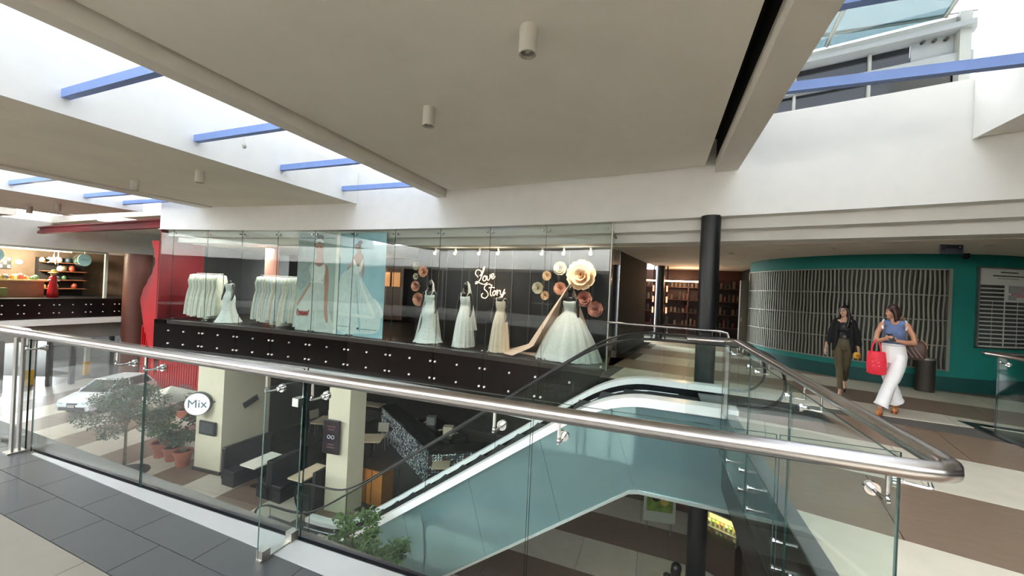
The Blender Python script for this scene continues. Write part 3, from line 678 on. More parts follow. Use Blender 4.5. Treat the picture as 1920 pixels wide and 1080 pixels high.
# interior partitions
b = ring(-7.15, -1.06, 51.45, 51.55, 0, 2.74, 20); struct('wall_display', b, mat('display_wall', '#1a191b', 0.7, noise=0.12, scale=3), auto=True)
for i, x in enumerate([-6.6+0.55*k for k in range(10)]):
    g = MB(); g.box(x-0.008, x+0.008, ay(x, 51.43)-0.01, ay(x, 51.43)+0.02, 0, 2.7); struct('trim_%d' % (30+i), g, mat('display_joint', '#55565a', 0.6))
def on(x, R, z=0): return (x, ay(x, R), z)
def face(x): return -math.asin((x-PX)/50.0)      # turn that faces the void at x
g = MB(); g.prism([on(-11.8, 52.6)[:2], on(-11.35, 52.6)[:2], on(-11.35, 53.1)[:2], on(-11.8, 53.1)[:2]], 0.0, 2.74)
g = MB(); g.cyl((-13.25, ay(-13.25, 51.4), 0.0), 0.22, 2.74, 24); setp(g.build('column', mat('salmon_paint', '#c08a7c', 0.6), auto=True), 'salmon pink round column inside the boutique between the dress rails', 'column')
# posters: printed banners hung behind the glass
POST = {k: mat('print_'+k, c, 0.5, noise=n, scale=s) for k, c, n, s in (('pale', '#a9bdb6', 0.10, 2.5), ('blue', '#9fc7cf', 0.10, 2.0), ('skin', '#b58974', 0.06, 6), ('gown', '#c6d3cc', 0.10, 7), ('gownb', '#cfe0dc', 0.08, 7), ('hair', '#4d423d', 0.1, 8), ('red', '#b8433e', 0.0, 5), ('white', '#e3ece6', 0.03, 5), ('dark', '#3c4a4c', 0.0, 5), ('grey', '#96a9a6', 0.1, 6), ('band', '#dfe9dc', 0.03, 3), ('lace', '#e6ede8', 0.1, 20), ('hand', '#c07a6a', 0.05, 5))}
def poster(x0, x1, lab, base, shapes, strips=()):
    a0 = math.asin((x0-PX)/50.14); a1 = math.asin((x1-PX)/50.14)
    A = Vector((*rp(50.14, a0), 0)); B = Vector((*rp(50.14, a1), 0)); ux = (B-A); W = ux.length; ux.normalize(); n = Vector((ux.y, -ux.x, 0)); H = 3.08
    t = thing('poster', lab, 'poster', tuple(A.lerp(B, 0.5))+() if False else (A.lerp(B, 0.5).x, A.lerp(B, 0.5).y, 0.02), 0, 'bridal window posters')
    MB().slab(A+Vector((0, 0, 0.02)), B+Vector((0, 0, 0.02)), B+Vector((0, 0, H)), A+Vector((0, 0, H)), 0.01, -n).build('backing_sheet', POST[base], t)
    def P(u, v, l): return A+ux*(u*W)+Vector((0, 0, 0.02+v*(H-0.02)))+n*(0.0015*l+0.001)
    for l, (nm, mk, poly) in enumerate(shapes, 1):
        m = MB(); q = [P(u, v, l) for u, v in catmull2(poly)] if len(poly) > 4 else [P(u, v, l) for u, v in poly]
        m.add(q, [tuple(range(len(q)))]); m.build(nm, POST[mk], t)
    return t, P
def catmull2(poly):
    k = len(poly); out = []
    for i in range(k):
        a, b, c, d = (Vector((*poly[(i+j) % k], 0)) for j in (-1, 0, 1, 2))
        for s in range(3):
            t = s/3; v = 0.5*((2*b)+(c-a)*t+(2*a-5*b+4*c-d)*t*t+(3*b-a-3*c+d)*t**3); out.append((min(1, max(0, v.x)), min(1, max(0, v.y))))
    return out
def pol(cx_, cy2, rx, ry, n=10): return [(cx_+rx*cos(2*pi*i/n), cy2+ry*sin(2*pi*i/n)) for i in range(n)]
sh1 = [('light_band', 'band', [(0.92, 0), (1, 0), (1, 1), (0.92, 1)]),
       ('background_print', 'grey', [(0.0, 0.45), (0.3, 0.5), (0.42, 0.8), (0.3, 0.98), (0.0, 0.95)]),
       ('gown_print', 'gown', [(0.02, 0.02), (0.02, 0.22), (0.22, 0.38), (0.36, 0.50), (0.30, 0.62), (0.36, 0.70), (0.48, 0.68), (0.60, 0.68), (0.72, 0.70), (0.70, 0.58), (0.66, 0.50), (0.74, 0.35), (0.86, 0.15), (0.9, 0.02)]),
       ('arm_print', 'skin', [(0.64, 0.67), (0.74, 0.66), (0.78, 0.5), (0.77, 0.34), (0.78, 0.2), (0.80, 0.13), (0.77, 0.10), (0.71, 0.17), (0.69, 0.3), (0.68, 0.5)]),
       ('arm_print', 'skin', [(0.36, 0.50), (0.33, 0.46), (0.08, 0.27), (0.04, 0.28), (0.30, 0.48)]),
       ('neck_print', 'skin', [(0.42, 0.70), (0.46, 0.76), (0.46, 0.82), (0.60, 0.82), (0.60, 0.76), (0.64, 0.69), (0.53, 0.66)]),
       ('face_print', 'skin', pol(0.52, 0.845, 0.10, 0.055)), ('hair_print', 'hair', [(0.41, 0.86), (0.43, 0.91), (0.52, 0.925), (0.61, 0.91), (0.63, 0.86), (0.60, 0.895), (0.52, 0.905), (0.44, 0.895)]),
       ('hair_print', 'hair', pol(0.54, 0.95, 0.085, 0.028)), ('tiara_print', 'lace', [(0.42, 0.895), (0.44, 0.93), (0.52, 0.94), (0.6, 0.93), (0.62, 0.895), (0.52, 0.91)]),
       ('eye_print', 'hair', pol(0.475, 0.852, 0.022, 0.007, 6)), ('eye_print', 'hair', pol(0.565, 0.852, 0.022, 0.007, 6)), ('lip_print', 'hand', pol(0.52, 0.805, 0.028, 0.007, 6)),
       ('lace_print', 'lace', [(0.38, 0.55), (0.40, 0.68), (0.53, 0.655), (0.68, 0.68), (0.67, 0.55), (0.52, 0.5)]),
       ('waist_print', 'lace', [(0.36, 0.495), (0.66, 0.495), (0.67, 0.51), (0.36, 0.51)]), ('box_print', 'white', [(0.5, 0.05), (0.52, 0.05), (0.52, 0.22), (0.5, 0.22)])]
t1, P1 = poster(-10.67, -9.03, 'tall pale green banner of a bride facing forward in a lace gown', 'pale', sh1)
def stroke(t, P, pts, r, mk, l=20, name='lettering'): MB().tube([P(u, v, l) for u, v in [tuple(p)[:2] for p in catmull([(a, b, 0) for a, b in pts], 5)]], r, 5).build(name, POST[mk], t)
stroke(t1, P1, [(0.07, 0.225), (0.055, 0.18), (0.075, 0.155), (0.11, 0.16), (0.09, 0.195), (0.12, 0.2), (0.13, 0.16), (0.16, 0.2), (0.17, 0.155), (0.2, 0.2), (0.21, 0.155), (0.25, 0.2), (0.25, 0.16), (0.29, 0.2), (0.30, 0.16), (0.35, 0.22)], 0.012, 'red')
for (u0_, u1_, v) in ((0.08, 0.4, 0.945), (0.66, 0.9, 0.945)): stroke(t1, P1, [(u0_, v), ((u0_+u1_)/2, v+0.004), (u1_, v)], 0.010, 'dark')
sh2 = [('background_print', 'white', [(0.5, 0.3), (0.75, 0.38), (0.95, 0.3), (0.98, 0.2), (0.6, 0.15)]),
       ('gown_print', 'gownb', [(0.0, 0.05), (0.0, 0.52), (0.18, 0.64), (0.28, 0.665), (0.40, 0.655), (0.50, 0.56), (0.70, 0.42), (0.88, 0.30), (0.95, 0.2), (0.9, 0.06), (0.5, 0.03)]),
       ('back_print', 'skin', [(0.30, 0.76), (0.36, 0.80), (0.40, 0.84), (0.46, 0.84), (0.48, 0.80), (0.53, 0.77), (0.50, 0.70), (0.42, 0.66), (0.33, 0.70)]),
       ('arm_print', 'skin', [(0.30, 0.77), (0.26, 0.72), (0.18, 0.645), (0.20, 0.64), (0.32, 0.71)]), ('arm_print', 'skin', [(0.52, 0.77), (0.55, 0.68), (0.53, 0.58), (0.50, 0.57), (0.50, 0.68)]),
       ('bodice_print', 'lace', [(0.29, 0.74), (0.33, 0.735), (0.38, 0.69), (0.42, 0.67), (0.47, 0.70), (0.51, 0.74), (0.53, 0.72), (0.48, 0.63), (0.38, 0.60), (0.30, 0.65)]),
       ('hair_print', 'hair', pol(0.40, 0.872, 0.065, 0.025)), ('hair_print', 'hair', pol(0.44, 0.905, 0.05, 0.02)), ('face_print', 'skin', pol(0.385, 0.852, 0.045, 0.024)),
       ('fold_print', 'white', [(0.35, 0.6), (0.3, 0.3), (0.22, 0.06), (0.26, 0.06), (0.34, 0.3)]), ('fold_print', 'white', [(0.42, 0.6), (0.62, 0.36), (0.8, 0.2), (0.84, 0.22), (0.64, 0.4)]),
       ('fold_print', 'blue', [(0.38, 0.58), (0.44, 0.3), (0.5, 0.07), (0.54, 0.07), (0.46, 0.32)]),
       ('tail_print', 'white', [(0.02, 0.19), (0.8, 0.18), (0.82, 0.21), (0.02, 0.22)])]
t2, P2 = poster(-9.0, -7.32, 'light blue banner of a bride seen from behind in a wide tulle gown', 'blue', sh2)
for (u0_, u1_, v) in ((0.02, 0.28, 0.085), (0.55, 0.9, 0.075), (0.25, 0.3, 0.985), (0.36, 0.38, 0.98)): stroke(t2, P2, [(u0_, v), ((u0_+u1_)/2, v+0.002), (u1_, v)], 0.006 if v < 0.5 else 0.03, 'dark')
MB().tube([P2(0.47, 0.068, 3), P2(0.47, 0.085, 3)], 0.03, 10).build('emblem_print', POST['dark'], t2)
# gowns on dark mannequins
MANN = mat('mannequin_black', '#1d1a19', 0.35)
SATW = mat('gown_white', '#e6e8e3', 0.7, noise=0.05, scale=18)
SATG = mat('gown_silver_lace', '#cfd8d4', 0.65, noise=0.12, scale=26, bump=0.2)
SATC = mat('gown_champagne', '#e3d3bd', 0.7, noise=0.06, scale=18)
BLSH = mat('gown_blush', '#ecd0bf', 0.7, noise=0.05, scale=12)
VEIL = glass('veil_tulle', (0.62, 0.62, 0.6), 0.0, 1.0, 1.0, 0.0); 
def tulle(name, col, op):
    m = bpy.data.materials.new(name); m.use_nodes = True; nt = m.node_tree; N = nt.nodes; L = nt.links; N.remove(N['Principled BSDF'])
    a = N.new('ShaderNodeBsdfTransparent'); d = N.new('ShaderNodeBsdfDiffuse'); d.inputs['Color'].default_value = srgb(col); x = N.new('ShaderNodeMixShader'); x.inputs[0].default_value = op
    L.new(a.outputs[0], x.inputs[1]); L.new(d.outputs[0], x.inputs[2]); L.new(x.outputs[0], N['Material Output'].inputs['Surface']); return m
VEIL = tulle('veil_tulle_white', '#f4f6ee', 0.6); VEILB = tulle('veil_tulle_blush', '#f3d6c2', 0.85)
def mannequin(t, h, head=True, shoulders=0.18):
    m = MB(); zs = h
    m.tube([(0, 0, zs*0.66), (0, 0, zs*0.74), (0, 0, zs*0.80), (0, 0, zs*0.835), (0, 0, zs*0.85)], [0.10, 0.118, 0.135, 0.11, 0.055], 14, ell=(1.0, 0.64))
    if head is not None: m.tube([(0, 0, zs*0.83), (0, 0, zs*0.90)], [0.05, 0.045], 12)
    if head is None: pass
    elif head:
        m.ball((0, -0.005, zs*0.94), (0.072, 0.088, 0.105), 14, 10); m.tube([(0, -0.085, zs*0.945), (0, -0.1, zs*0.935)], [0.012, 0.008], 6)
    for s in (-1, 1):
        m.tube([(s*0.12, 0, zs*0.825), (s*0.175, 0, zs*0.80), (s*0.21, -0.01, zs*0.68), (s*0.23, -0.05, zs*0.58), (s*0.225, -0.09, zs*0.50), (s*0.21, -0.1, zs*0.47)], [0.05, 0.046, 0.037, 0.03, 0.022, 0.014], 8)
    m.build('mannequin', MANN, t, smooth=True, world=False)
def gown(lab, x, R, h, prof, m_, folds, amp, veil=None, head=True, rz=0.0, strap=True, sx=1, sy=1, train=None):
    t = thing('gown_mannequin', lab, 'mannequin', on(x, R, 0.02), face(x)+rz, 'gowns in the window')
    MB().cyl((0, 0, 0), 0.17, 0.015, 20).build('base_plate', STEEL_D, t, world=False)
    mannequin(t, h, head)
    def md(a, v):
        f = max(0, (0.62-v)/0.62)
        r = 1+amp*f*(0.7*sin(folds*a)+0.5*sin(folds*0.6*a+1.3)+0.3*sin(folds*1.7*a+0.4))
        if train: r *= 1+train[1]*max(0, 1-v*2.4)**1.5*max(0, cos(a-train[0]))**2
        return r
    g = MB(); n = 96; P = [(r, z) for r, z in prof]
    PP = [(v.x, v.z) for v in catmull([(r, 0, z) for r, z in P], 3)]
    vs = []; k = len(PP)
    for i, (r, z) in enumerate(PP):
        v = i/(k-1)
        for j in range(n):
            a = 2*pi*j/n; rr = r*md(a, v); flat = 0.72 if v > 0.6 else 1.0-(0.28*max(0, (v-0.3)/0.3))
            zz = z + (0.035*abs(cos(a*1.0))-0.02 if i == k-1 else 0)
            bl_ = min(1, max(0, (v-0.42)/0.2)); sxx = sx+(1-sx)*bl_; syy = sy+(1-sy)*bl_; vs.append((rr*cos(a)*sxx, rr*sin(a)*flat*syy, zz))
    g.add(vs, [(i*n+j, i*n+(j+1) % n, (i+1)*n+(j+1) % n, (i+1)*n+j) for i in range(k-1) for j in range(n)])
    g.build('gown', m_, t, smooth=True, world=False)
    if strap:
        s_ = MB()
        for s in (-1, 1): s_.tube(catmull([(s*0.08, -0.105, h*0.775), (s*0.11, -0.06, h*0.83), (s*0.10, 0.03, h*0.835), (s*0.08, 0.09, h*0.78)], 4), 0.010, 5)
        s_.build('strap', m_, t, world=False)
    if veil:
        vm, top, bot, wd, side = veil
        def vf(u, v):
            a = -0.25*pi+u*1.5*pi; z = top-(top-bot)*v; hz = min(1, v*5)
            rr = (0.085+0.02*hz)*sqrt(min(1, v*14+0.05)) + wd*max(0, v-0.12)*(1+0.12*sin(9*a))
            return (rr*cos(a)+side*max(0, v-0.1), rr*sin(a)*0.9+0.03+0.05*v, z)
        MB().grid(vf, 30, 18).build('veil', vm, t, smooth=True, world=False)
    return t
mer = [(0.40, 0.0), (0.36, 0.06), (0.25, 0.28), (0.185, 0.55), (0.20, 0.80), (0.185, 0.92), (0.13, 1.08), (0.145, 1.18), (0.165, 1.28), (0.155, 1.33)]
gown('white mermaid gown with a long veil beside the column of paper roses', -6.06, 50.6, 1.72, mer, SATG, 9, 0.07, (VEIL, 1.76, 0.02, 0.30, -0.04), rz=0.2)
aln = [(0.34, 0.0), (0.33, 0.1), (0.29, 0.45), (0.24, 0.8), (0.17, 1.02), (0.125, 1.1), (0.15, 1.2), (0.165, 1.30), (0.155, 1.35)]
gown('white straight gown under a long veil left of the script sign', -4.86, 50.55, 1.72, aln, SATW, 13, 0.09, (VEIL, 1.76, 0.45, 0.2, 0.04), sx=0.8)
gown('champagne gown with a lace bodice on a headless form right of the script sign', -3.76, 50.5, 1.62, [(r*0.92, z*0.95) for r, z in aln], SATC, 13, 0.09, None, head=None, sx=0.8)
ball = [(0.92, 0.0), (0.90, 0.08), (0.80, 0.3), (0.62, 0.62), (0.42, 0.88), (0.22, 1.06), (0.135, 1.13), (0.15, 1.23), (0.175, 1.33), (0.16, 1.38)]
g4 = gown('wide white ball gown with a blush veil and train under the giant paper rose', -1.98, 50.72, 1.76, ball, SATW, 17, 0.05, None, strap=False, sx=0.86, sy=0.68)
def vb(u, v):
    a = 0.30*pi+u*0.95*pi; z = 1.80-(1.78)*v; rr = 0.095*sqrt(min(1, v*14+0.05))+0.92*max(0, v-0.07)**0.95*(1+0.05*sin(9*a))
    tr = max(0, v-0.86)/0.14
    return (rr*cos(a)*1.05-0.06*v-tr*0.55*(1 if u > 0.0 else 0)*max(0, -cos(a)), rr*sin(a)*0.75+0.02-0.25*v*u, max(0.015, z))
MB().grid(vb, 30, 26).build('veil', VEILB, g4, smooth=True, world=False)
tr = MB()
def trf(u, v):
    x = -0.35-1.0*u; wd = 0.26*(1-0.75*u); return (x, -0.15+(v-0.5)*2*wd, 0.015+0.06*(1-u)*(1-(2*v-1)**2)+0.008*sin(14*v))
tr.grid(trf, 14, 10).build('train', BLSH, g4, smooth=True, world=False)
gown('silvery gown on a dark form at the far end of the boutique window', -13.95, 50.5, 1.6, mer, SATG, 9, 0.06, None, head=False)
# dress rails full of gowns
def rail(lab, x0, x1, R, h, n, mats_, group):
    t = thing('clothes_rail', lab, 'clothes rail', on((x0+x1)/2, R, 0.02), 0)
    A = Vector(on(x0, R, 0.02)); B = Vector(on(x1, R, 0.02))
    g = MB(); g.tube([A+Vector((0, 0, h)), B+Vector((0, 0, h))], 0.014, 8)
    g.build('top_bar', CHROME, t)
    for q in (A, B):
        MB().tube([q, q+Vector((0, 0, h))], 0.014, 8).build('upright', CHROME, t); MB().box(q.x-0.02, q.x+0.02, q.y-0.25, q.y+0.25, 0.02, 0.05).build('foot', CHROME, t)
    return A, B
ORD = 'first second third fourth fifth sixth seventh eighth ninth tenth eleventh twelfth thirteenth fourteenth fifteenth sixteenth seventeenth'.split()
def hanging(A, B, h, n, mats_, group, labs, L=1.35):
    protos = []
    for k, m_ in enumerate(mats_):
        g = MB(); nn = 20
        prof = [(0.16, -L), (0.155, -L*0.8), (0.13, -L*0.5), (0.10, -L*0.33), (0.12, -L*0.18), (0.09, -0.06), (0.03, -0.03)]
        vs = []
        for i, (r, z) in enumerate(prof):
            v = i/(len(prof)-1)
            for j in range(nn):
                a = 2*pi*j/nn; rr = r*(1+0.16*(1-v)*sin((5+k)*a+k)); vs.append((rr*cos(a)*0.62, rr*sin(a)*2.0, z))
        g.add(vs, [(i*nn+j, i*nn+(j+1) % nn, (i+1)*nn+(j+1) % nn, (i+1)*nn+j) for i in range(len(prof)-1) for j in range(nn)]+[tuple(range((len(prof)-1)*nn, len(prof)*nn))])
        gm = g.mesh('gown', m_, True)
        hm = MB(); hm.tube([(0, -0.2, -0.09), (0, 0, -0.03), (0, 0.2, -0.09)], 0.007, 5); hm.tube([(0, 0, -0.03), (0, 0, 0.02)], 0.004, 5)
        protos.append((gm, hm.mesh('hanger', CHROME)))
    for i in range(n):
        P = A.lerp(B, (i+0.5)/n); gm, hm = protos[i % len(protos)]
        r = bpy.data.objects.new('hanging_gown', gm); COL.objects.link(r); r.location = (P.x, P.y, 0.02+h-0.01); r.rotation_euler = (0, 0, random.uniform(-0.25, 0.25)); r.scale = (1, 1, random.uniform(0.94, 1.06))
        WM[r.name] = Matrix.Identity(4); setp(r, labs % ORD[i], 'gown', group)
        c = newobj('hanger', hm, r)
R1 = rail('chromed dress rail packed with white gowns in the middle of the boutique', -12.75, -10.35, 50.6, 1.68, 0, 0, '')
hanging(R1[0], R1[1], 1.68, 17, [mat('hung_gown_ivory', '#cdd3c2', 0.7, noise=0.1, scale=14), mat('hung_gown_cool', '#c3cfd0', 0.7, noise=0.12, scale=20), mat('hung_gown_pearl', '#dad7ca', 0.7, noise=0.08, scale=14)], 'gowns on the long rail', 'pale gown on the long chromed rail, the %s from the pink column', 1.55)
R2 = rail('short chromed dress rail of ivory gowns at the red end of the boutique', -15.75, -14.45, 50.65, 1.66, 0, 0, '')
hanging(R2[0], R2[1], 1.66, 9, [MATS['hung_gown_ivory'], MATS['hung_gown_pearl']], 'gowns on the short rail', 'ivory gown on the short rail, the %s from the left end wall', 1.53)
# paper roses
def petal_mesh(col_, R=1.0, nm='petal'):
    def f(u, v):
        x = (u-0.5)*2; w_ = 0.55*sin(pi*min(1, 0.12+v*0.80))**0.7; y = v
        return (x*w_*R, y*R, (0.55*v*v-0.05 + 0.18*x*x - 0.10*max(0, v-0.8)*5)*R*0.55)
    return MB().grid(f, 6, 6).mesh(nm, col_, True)
def rose(lab, x, z, rad, c, R=51.2, core='#9c6a4c'):
    t = bpy.data.objects.new('paper_rose', None); COL.objects.link(t); setp(t, lab, 'paper flower', 'paper roses in the window')
    a = math.asin((x-PX)/R); t.location = (*rp(R, a), z)
    mt = Matrix.Rotation(-a, 4, 'Z') @ Matrix.Rotation(radians(90), 4, 'X'); t.rotation_euler = mt.to_euler()
    m_ = mat('paper_'+c.strip('#'), c, 0.8, noise=0.06, scale=10, vary=0.10); pm = PM.get(c) or petal_mesh(m_); PM[c] = pm
    n = 0
    for ring_, (cnt_, sc_, tilt, off) in enumerate(((9, 1.0, 0.05, 0), (8, 0.80, 0.38, 0.35), (6, 0.60, 0.72, 0.1), (5, 0.40, 1.05, 0.5), (3, 0.26, 1.3, 0.2))):
        for i in range(cnt_):
            p = newobj('petal', pm, t); an = 2*pi*i/cnt_+off+random.uniform(-0.08, 0.08)
            p.matrix_local = Matrix.Rotation(an, 4, 'Z') @ Matrix.Translation((0, 0.04*rad, 0.03*rad*ring_)) @ Matrix.Rotation(tilt, 4, 'X') @ Matrix.Scale(rad*sc_, 4)
    b = MB(); b.ball((0, 0, 0.10*rad), (0.16*rad, 0.16*rad, 0.18*rad), 10, 6); b.build('flower_centre', mat('paper_core'+core.strip('#'), core, 0.8), t, world=False, smooth=True)
    g = MB(); g.tube([(0, 0, 0), (0, 0, -(51.43-R))], 0.008, 5); g.build('peg', STEEL_D, t, world=False)
    return t
PM = {}
IV, PK, CH, DP = '#cfc6b0', '#d9a58b', '#e6c8a4', '#c08272'
for lab, x, z, r_, c in (
    ('small ivory paper rose, topmost of the cluster beside the mermaid gown', -7.0, 2.20, 0.13, IV), ('peach paper rose upper right in the cluster beside the mermaid gown', -6.72, 2.04, 0.17, PK),
    ('tiny ivory paper rose below the topmost one beside the mermaid gown', -7.0, 1.88, 0.10, IV), ('peach paper rose in the middle of the cluster beside the mermaid gown', -6.98, 1.58, 0.16, PK),
    ('peach paper rose at the bottom of the cluster, half behind the mermaid gown', -6.85, 1.18, 0.20, PK),
    ('small gold paper rose above the pair left of the ball gown', -2.74, 2.02, 0.125, CH), ('ivory paper rose left of the giant rose', -2.38, 2.22, 0.175, IV),
    ('giant peach paper rose above the ball gown', -1.80, 2.06, 0.37, CH), ('ivory paper rose at the outer left of the ball gown cluster', -2.98, 1.69, 0.155, IV),
    ('peach paper rose just left of the ball gown head', -2.36, 1.70, 0.165, PK), ('small gold paper rose under the outer ivory one', -2.77, 1.50, 0.115, CH),
    ('dusty pink paper rose tucked behind the ball gown shoulder', -1.70, 1.47, 0.19, DP), ('dusty pink paper rose at the lower right of the ball gown', -1.42, 1.23, 0.19, DP)):
    rose(lab, x, z, r_, c)
# neon script
NEON = mat('neon_tube', '#ffd9ae', 0.4, emit=0.32, emcol='#ffcfa0')
ns = thing('neon_sign', 'glowing peach neon script sign reading Love Story', 'sign', on(-4.50, 51.3, 1.78), face(-4.4)); ns.scale = (0.93, 1, 0.93)
def nst_(pts): MB().tube(catmull([(x, 0, z) for x, z in pts], 6), 0.0115, 6).build('letter', NEON, ns, world=False, smooth=True)
nst_([(-0.42, 0.16), (-0.52, 0.26), (-0.47, 0.38), (-0.34, 0.36), (-0.30, 0.26), (-0.36, 0.20), (-0.28, 0.30), (-0.24, 0.45), (-0.20, 0.47), (-0.24, 0.34), (-0.34, 0.10), (-0.44, -0.03), (-0.50, -0.05), (-0.47, 0.02), (-0.36, -0.02), (-0.20, -0.06), (-0.08, 0.0)])
nst_([(-0.20, 0.20), (-0.25, 0.12), (-0.22, 0.05), (-0.15, 0.07), (-0.13, 0.15), (-0.19, 0.21), (-0.10, 0.18)])
nst_([(-0.10, 0.20), (-0.09, 0.10), (-0.05, 0.07), (0.0, 0.15), (0.0, 0.24), (0.04, 0.20)])
nst_([(0.05, 0.16), (0.12, 0.22), (0.11, 0.28), (0.06, 0.26), (0.05, 0.17), (0.10, 0.12), (0.18, 0.20)])
nst_([(0.05, -0.08), (-0.02, -0.04), (-0.15, -0.10), (-0.18, -0.20), (-0.08, -0.28), (-0.04, -0.38), (-0.12, -0.48), (-0.24, -0.46), (-0.27, -0.38), (-0.22, -0.34)])
nst_([(0.08, -0.06), (0.04, -0.25), (0.05, -0.38), (0.10, -0.40)]); nst_([(-0.02, -0.16), (0.08, -0.14), (0.18, -0.15)])
nst_([(0.18, -0.24), (0.12, -0.30), (0.14, -0.38), (0.20, -0.36), (0.22, -0.28), (0.17, -0.24), (0.26, -0.25)])
nst_([(0.27, -0.20), (0.27, -0.38), (0.29, -0.26), (0.35, -0.22), (0.37, -0.25)])
nst_([(0.38, -0.22), (0.39, -0.34), (0.45, -0.34), (0.52, -0.18), (0.46, -0.40), (0.36, -0.60), (0.26, -0.62), (0.28, -0.50), (0.42, -0.40), (0.55, -0.28)])
for p in ((-0.3, 0.2), (0.3, -0.3)): MB().tube([(p[0], 0.0, p[1]), (p[0], 0.14, p[1])], 0.008, 5).build('standoff', STEEL_D, ns, world=False)
# track spots in the boutique ceiling
SPW = mat('spot_white', '#e2dfd6', 0.5)
LEN = mat('lamp_glow', '#ffe9c8', 0.5, emit=1.2)
for i, x in enumerate((-6.3, -5.6, -4.8, -4.2, -2.9, -2.3, -1.6)):
    t = thing('track_spot', ('first', 'second', 'third', 'fourth', 'fifth', 'sixth', 'seventh')[i]+' small white spotlight on the boutique ceiling, counted from the posters', 'spotlight', on(x, 51.15, 2.74), 0, 'boutique spotlights')
    MB().cyl((0, 0, -0.06), 0.03, 0.06, 10).build('mount', SPW, t, world=False); MB().tube([(0, 0.03, -0.08), (0, -0.06, -0.16)], [0.035, 0.045], 12).build('head', SPW, t, world=False)
    MB().tube([(0, -0.061, -0.161), (0, -0.066, -0.166)], 0.036, 12).build('lamp', LEN, t, world=False)
for x, e in ((-5.6, 50), (-4.2, 50), (-2.0, 70)): area('spot_light', on(x, 50.45, 2.7), 0.5, e*0.035, (1, 0.9, 0.76), (0, 0.25, -1))
for x in (-15.0, -13.4, -11.6): area('shop_light', on(x, 50.9, 2.68), 0.8, 5, (1, 0.97, 0.9))
# things deep in the boutique
cb = thing('wall_cabinet', 'glazed display cabinet with lit warm lamps on the boutique back wall', 'cabinet', on(-15.5, 54.7, 0))
g = MB(); g.box(-16.6, -12.0, 12.9, 13.0, 1.1, 2.35); 
MB().prism([on(-12.6, 54.6)[:2], on(-10.0, 54.6)[:2], on(-10.0, 54.9)[:2], on(-12.6, 54.9)[:2]], 0.1, 2.3).build('carcass', mat('walnut', '#4a2f22', 0.5), cb)
for k in range(5): MB().box(-12.5+k*0.5, -12.1+k*0.5, ay(-12.3+k*0.5, 54.52)-0.02, ay(-12.3+k*0.5, 54.52), 1.5, 2.1).build('door', mat('amber_glass', '#8a5a38', 0.3, emit=0.07, emcol='#c98a50'), cb)
for k in range(4): MB().ball((-11.9+k*0.35, ay(-11.7+k*0.35, 54.3), 2.05), 0.06, 10, 6).build('lamp', mat('warm_bulb', '#ffd9b0', 0.5, emit=1), cb)
# ================= CORRIDOR, RIGHT =================
# slatted shutter on the teal wall
sh = thing('slatted_screen', 'grey metal screen of thin upright slats fixed to the curved teal wall', 'screen', (*tw(-0.6), 0.4))
SLT = mat('screen_slat_metal', '#83857b', 0.5, 0.3, vary=0.05)
A0, A1 = -1.52, 0.035
sg = MB()
N = 60
for i in range(N):
    a = A0+(A1-A0)*i/(N-1); w_ = 0.006 if i % 4 else 0.012
    m = MB(); vs = []; k = 10
    for j in range(k+1):
        z = 0.42+2.0*j/k; wob = 0.0035*sin(z*7+i*0.55)*(0.3+0.7*i/N); aa = a+wob
        for (dr, da) in ((0.03, -0.006), (0.03, 0.004), (0.06, 0.004), (0.06, -0.006)): vs.append((*tw(aa+da, TR+dr), z))
    m.add(vs, [(j*4+q, j*4+(q+1) % 4, (j+1)*4+(q+1) % 4, (j+1)*4+q) for j in range(k) for q in range(4)]+[(3, 2, 1, 0), (k*4, k*4+1, k*4+2, k*4+3)])
    m.build('slat', SLT, sh)
for z in (0.42, 0.90, 1.40, 1.90, 2.42): tseg(A0, A1, TR+0.06, TR+0.085, z-0.012, z+0.012, 24).build('cross_rail', SLT, sh)
tseg(A0, A1, TR+0.0, TR+0.015, 0.42, 2.42, 24).build('backing', mat('screen_backing', '#38352e', 0.6), sh)
for a in (A0, A1): tseg(a-0.01, a+0.01, TR+0.015, TR+0.09, 0.40, 2.44, 1).build('frame', SLT, sh)
# directory board
db = thing('directory_board', 'large white mall directory board with rows of dark name strips and a floor plan', 'notice board', (*tw(0.5), 0.9))
B0, B1 = 0.205, 0.60; BW = mat('board_white', '#c6c9c4', 0.5); BD = mat('board_dark', '#3b3f3f', 0.5); BGY = mat('board_grey', '#9ca3a3', 0.5); BPK = mat('board_pink', '#b98d92', 0.5)
tseg(B0, B1, TR+0.0, TR+0.03, 0.92, 2.48, 10).build('board_panel', BW, db)
tseg(B0-0.006, B0+0.006, TR, TR+0.045, 0.90, 2.50, 1).build('frame', STEEL_D, db); tseg(B1-0.006, B1+0.006, TR, TR+0.045, 0.90, 2.50, 1).build('frame', STEEL_D, db)
tseg(B0, B1, TR, TR+0.045, 0.90, 0.93, 8).build('frame', STEEL_D, db); tseg(B0, B1, TR, TR+0.045, 2.47, 2.5, 8).build('frame', STEEL_D, db)
bb = B1-B0
for r in range(15):
    z = 2.12-r*0.081; cols = [(0.03, 0.42)] if r < 4 else [(0.03, 0.22), (0.23, 0.42), (0.45, 0.68), (0.70, 0.94)]
    for c0, c1 in cols: tseg(B0+bb*c0, B0+bb*c1, TR+0.03, TR+0.033, z-0.028, z+0.028, 3).build('name_strip', BD, db)
for (c0, c1, z, m_) in ((0.35, 0.68, 2.40, BD), (0.22, 0.80, 2.33, BD), (0.3, 0.7, 2.28, BGY)): tseg(B0+bb*c0, B0+bb*c1, TR+0.03, TR+0.032, z-0.012, z+0.012, 4).build('heading_line', m_, db)
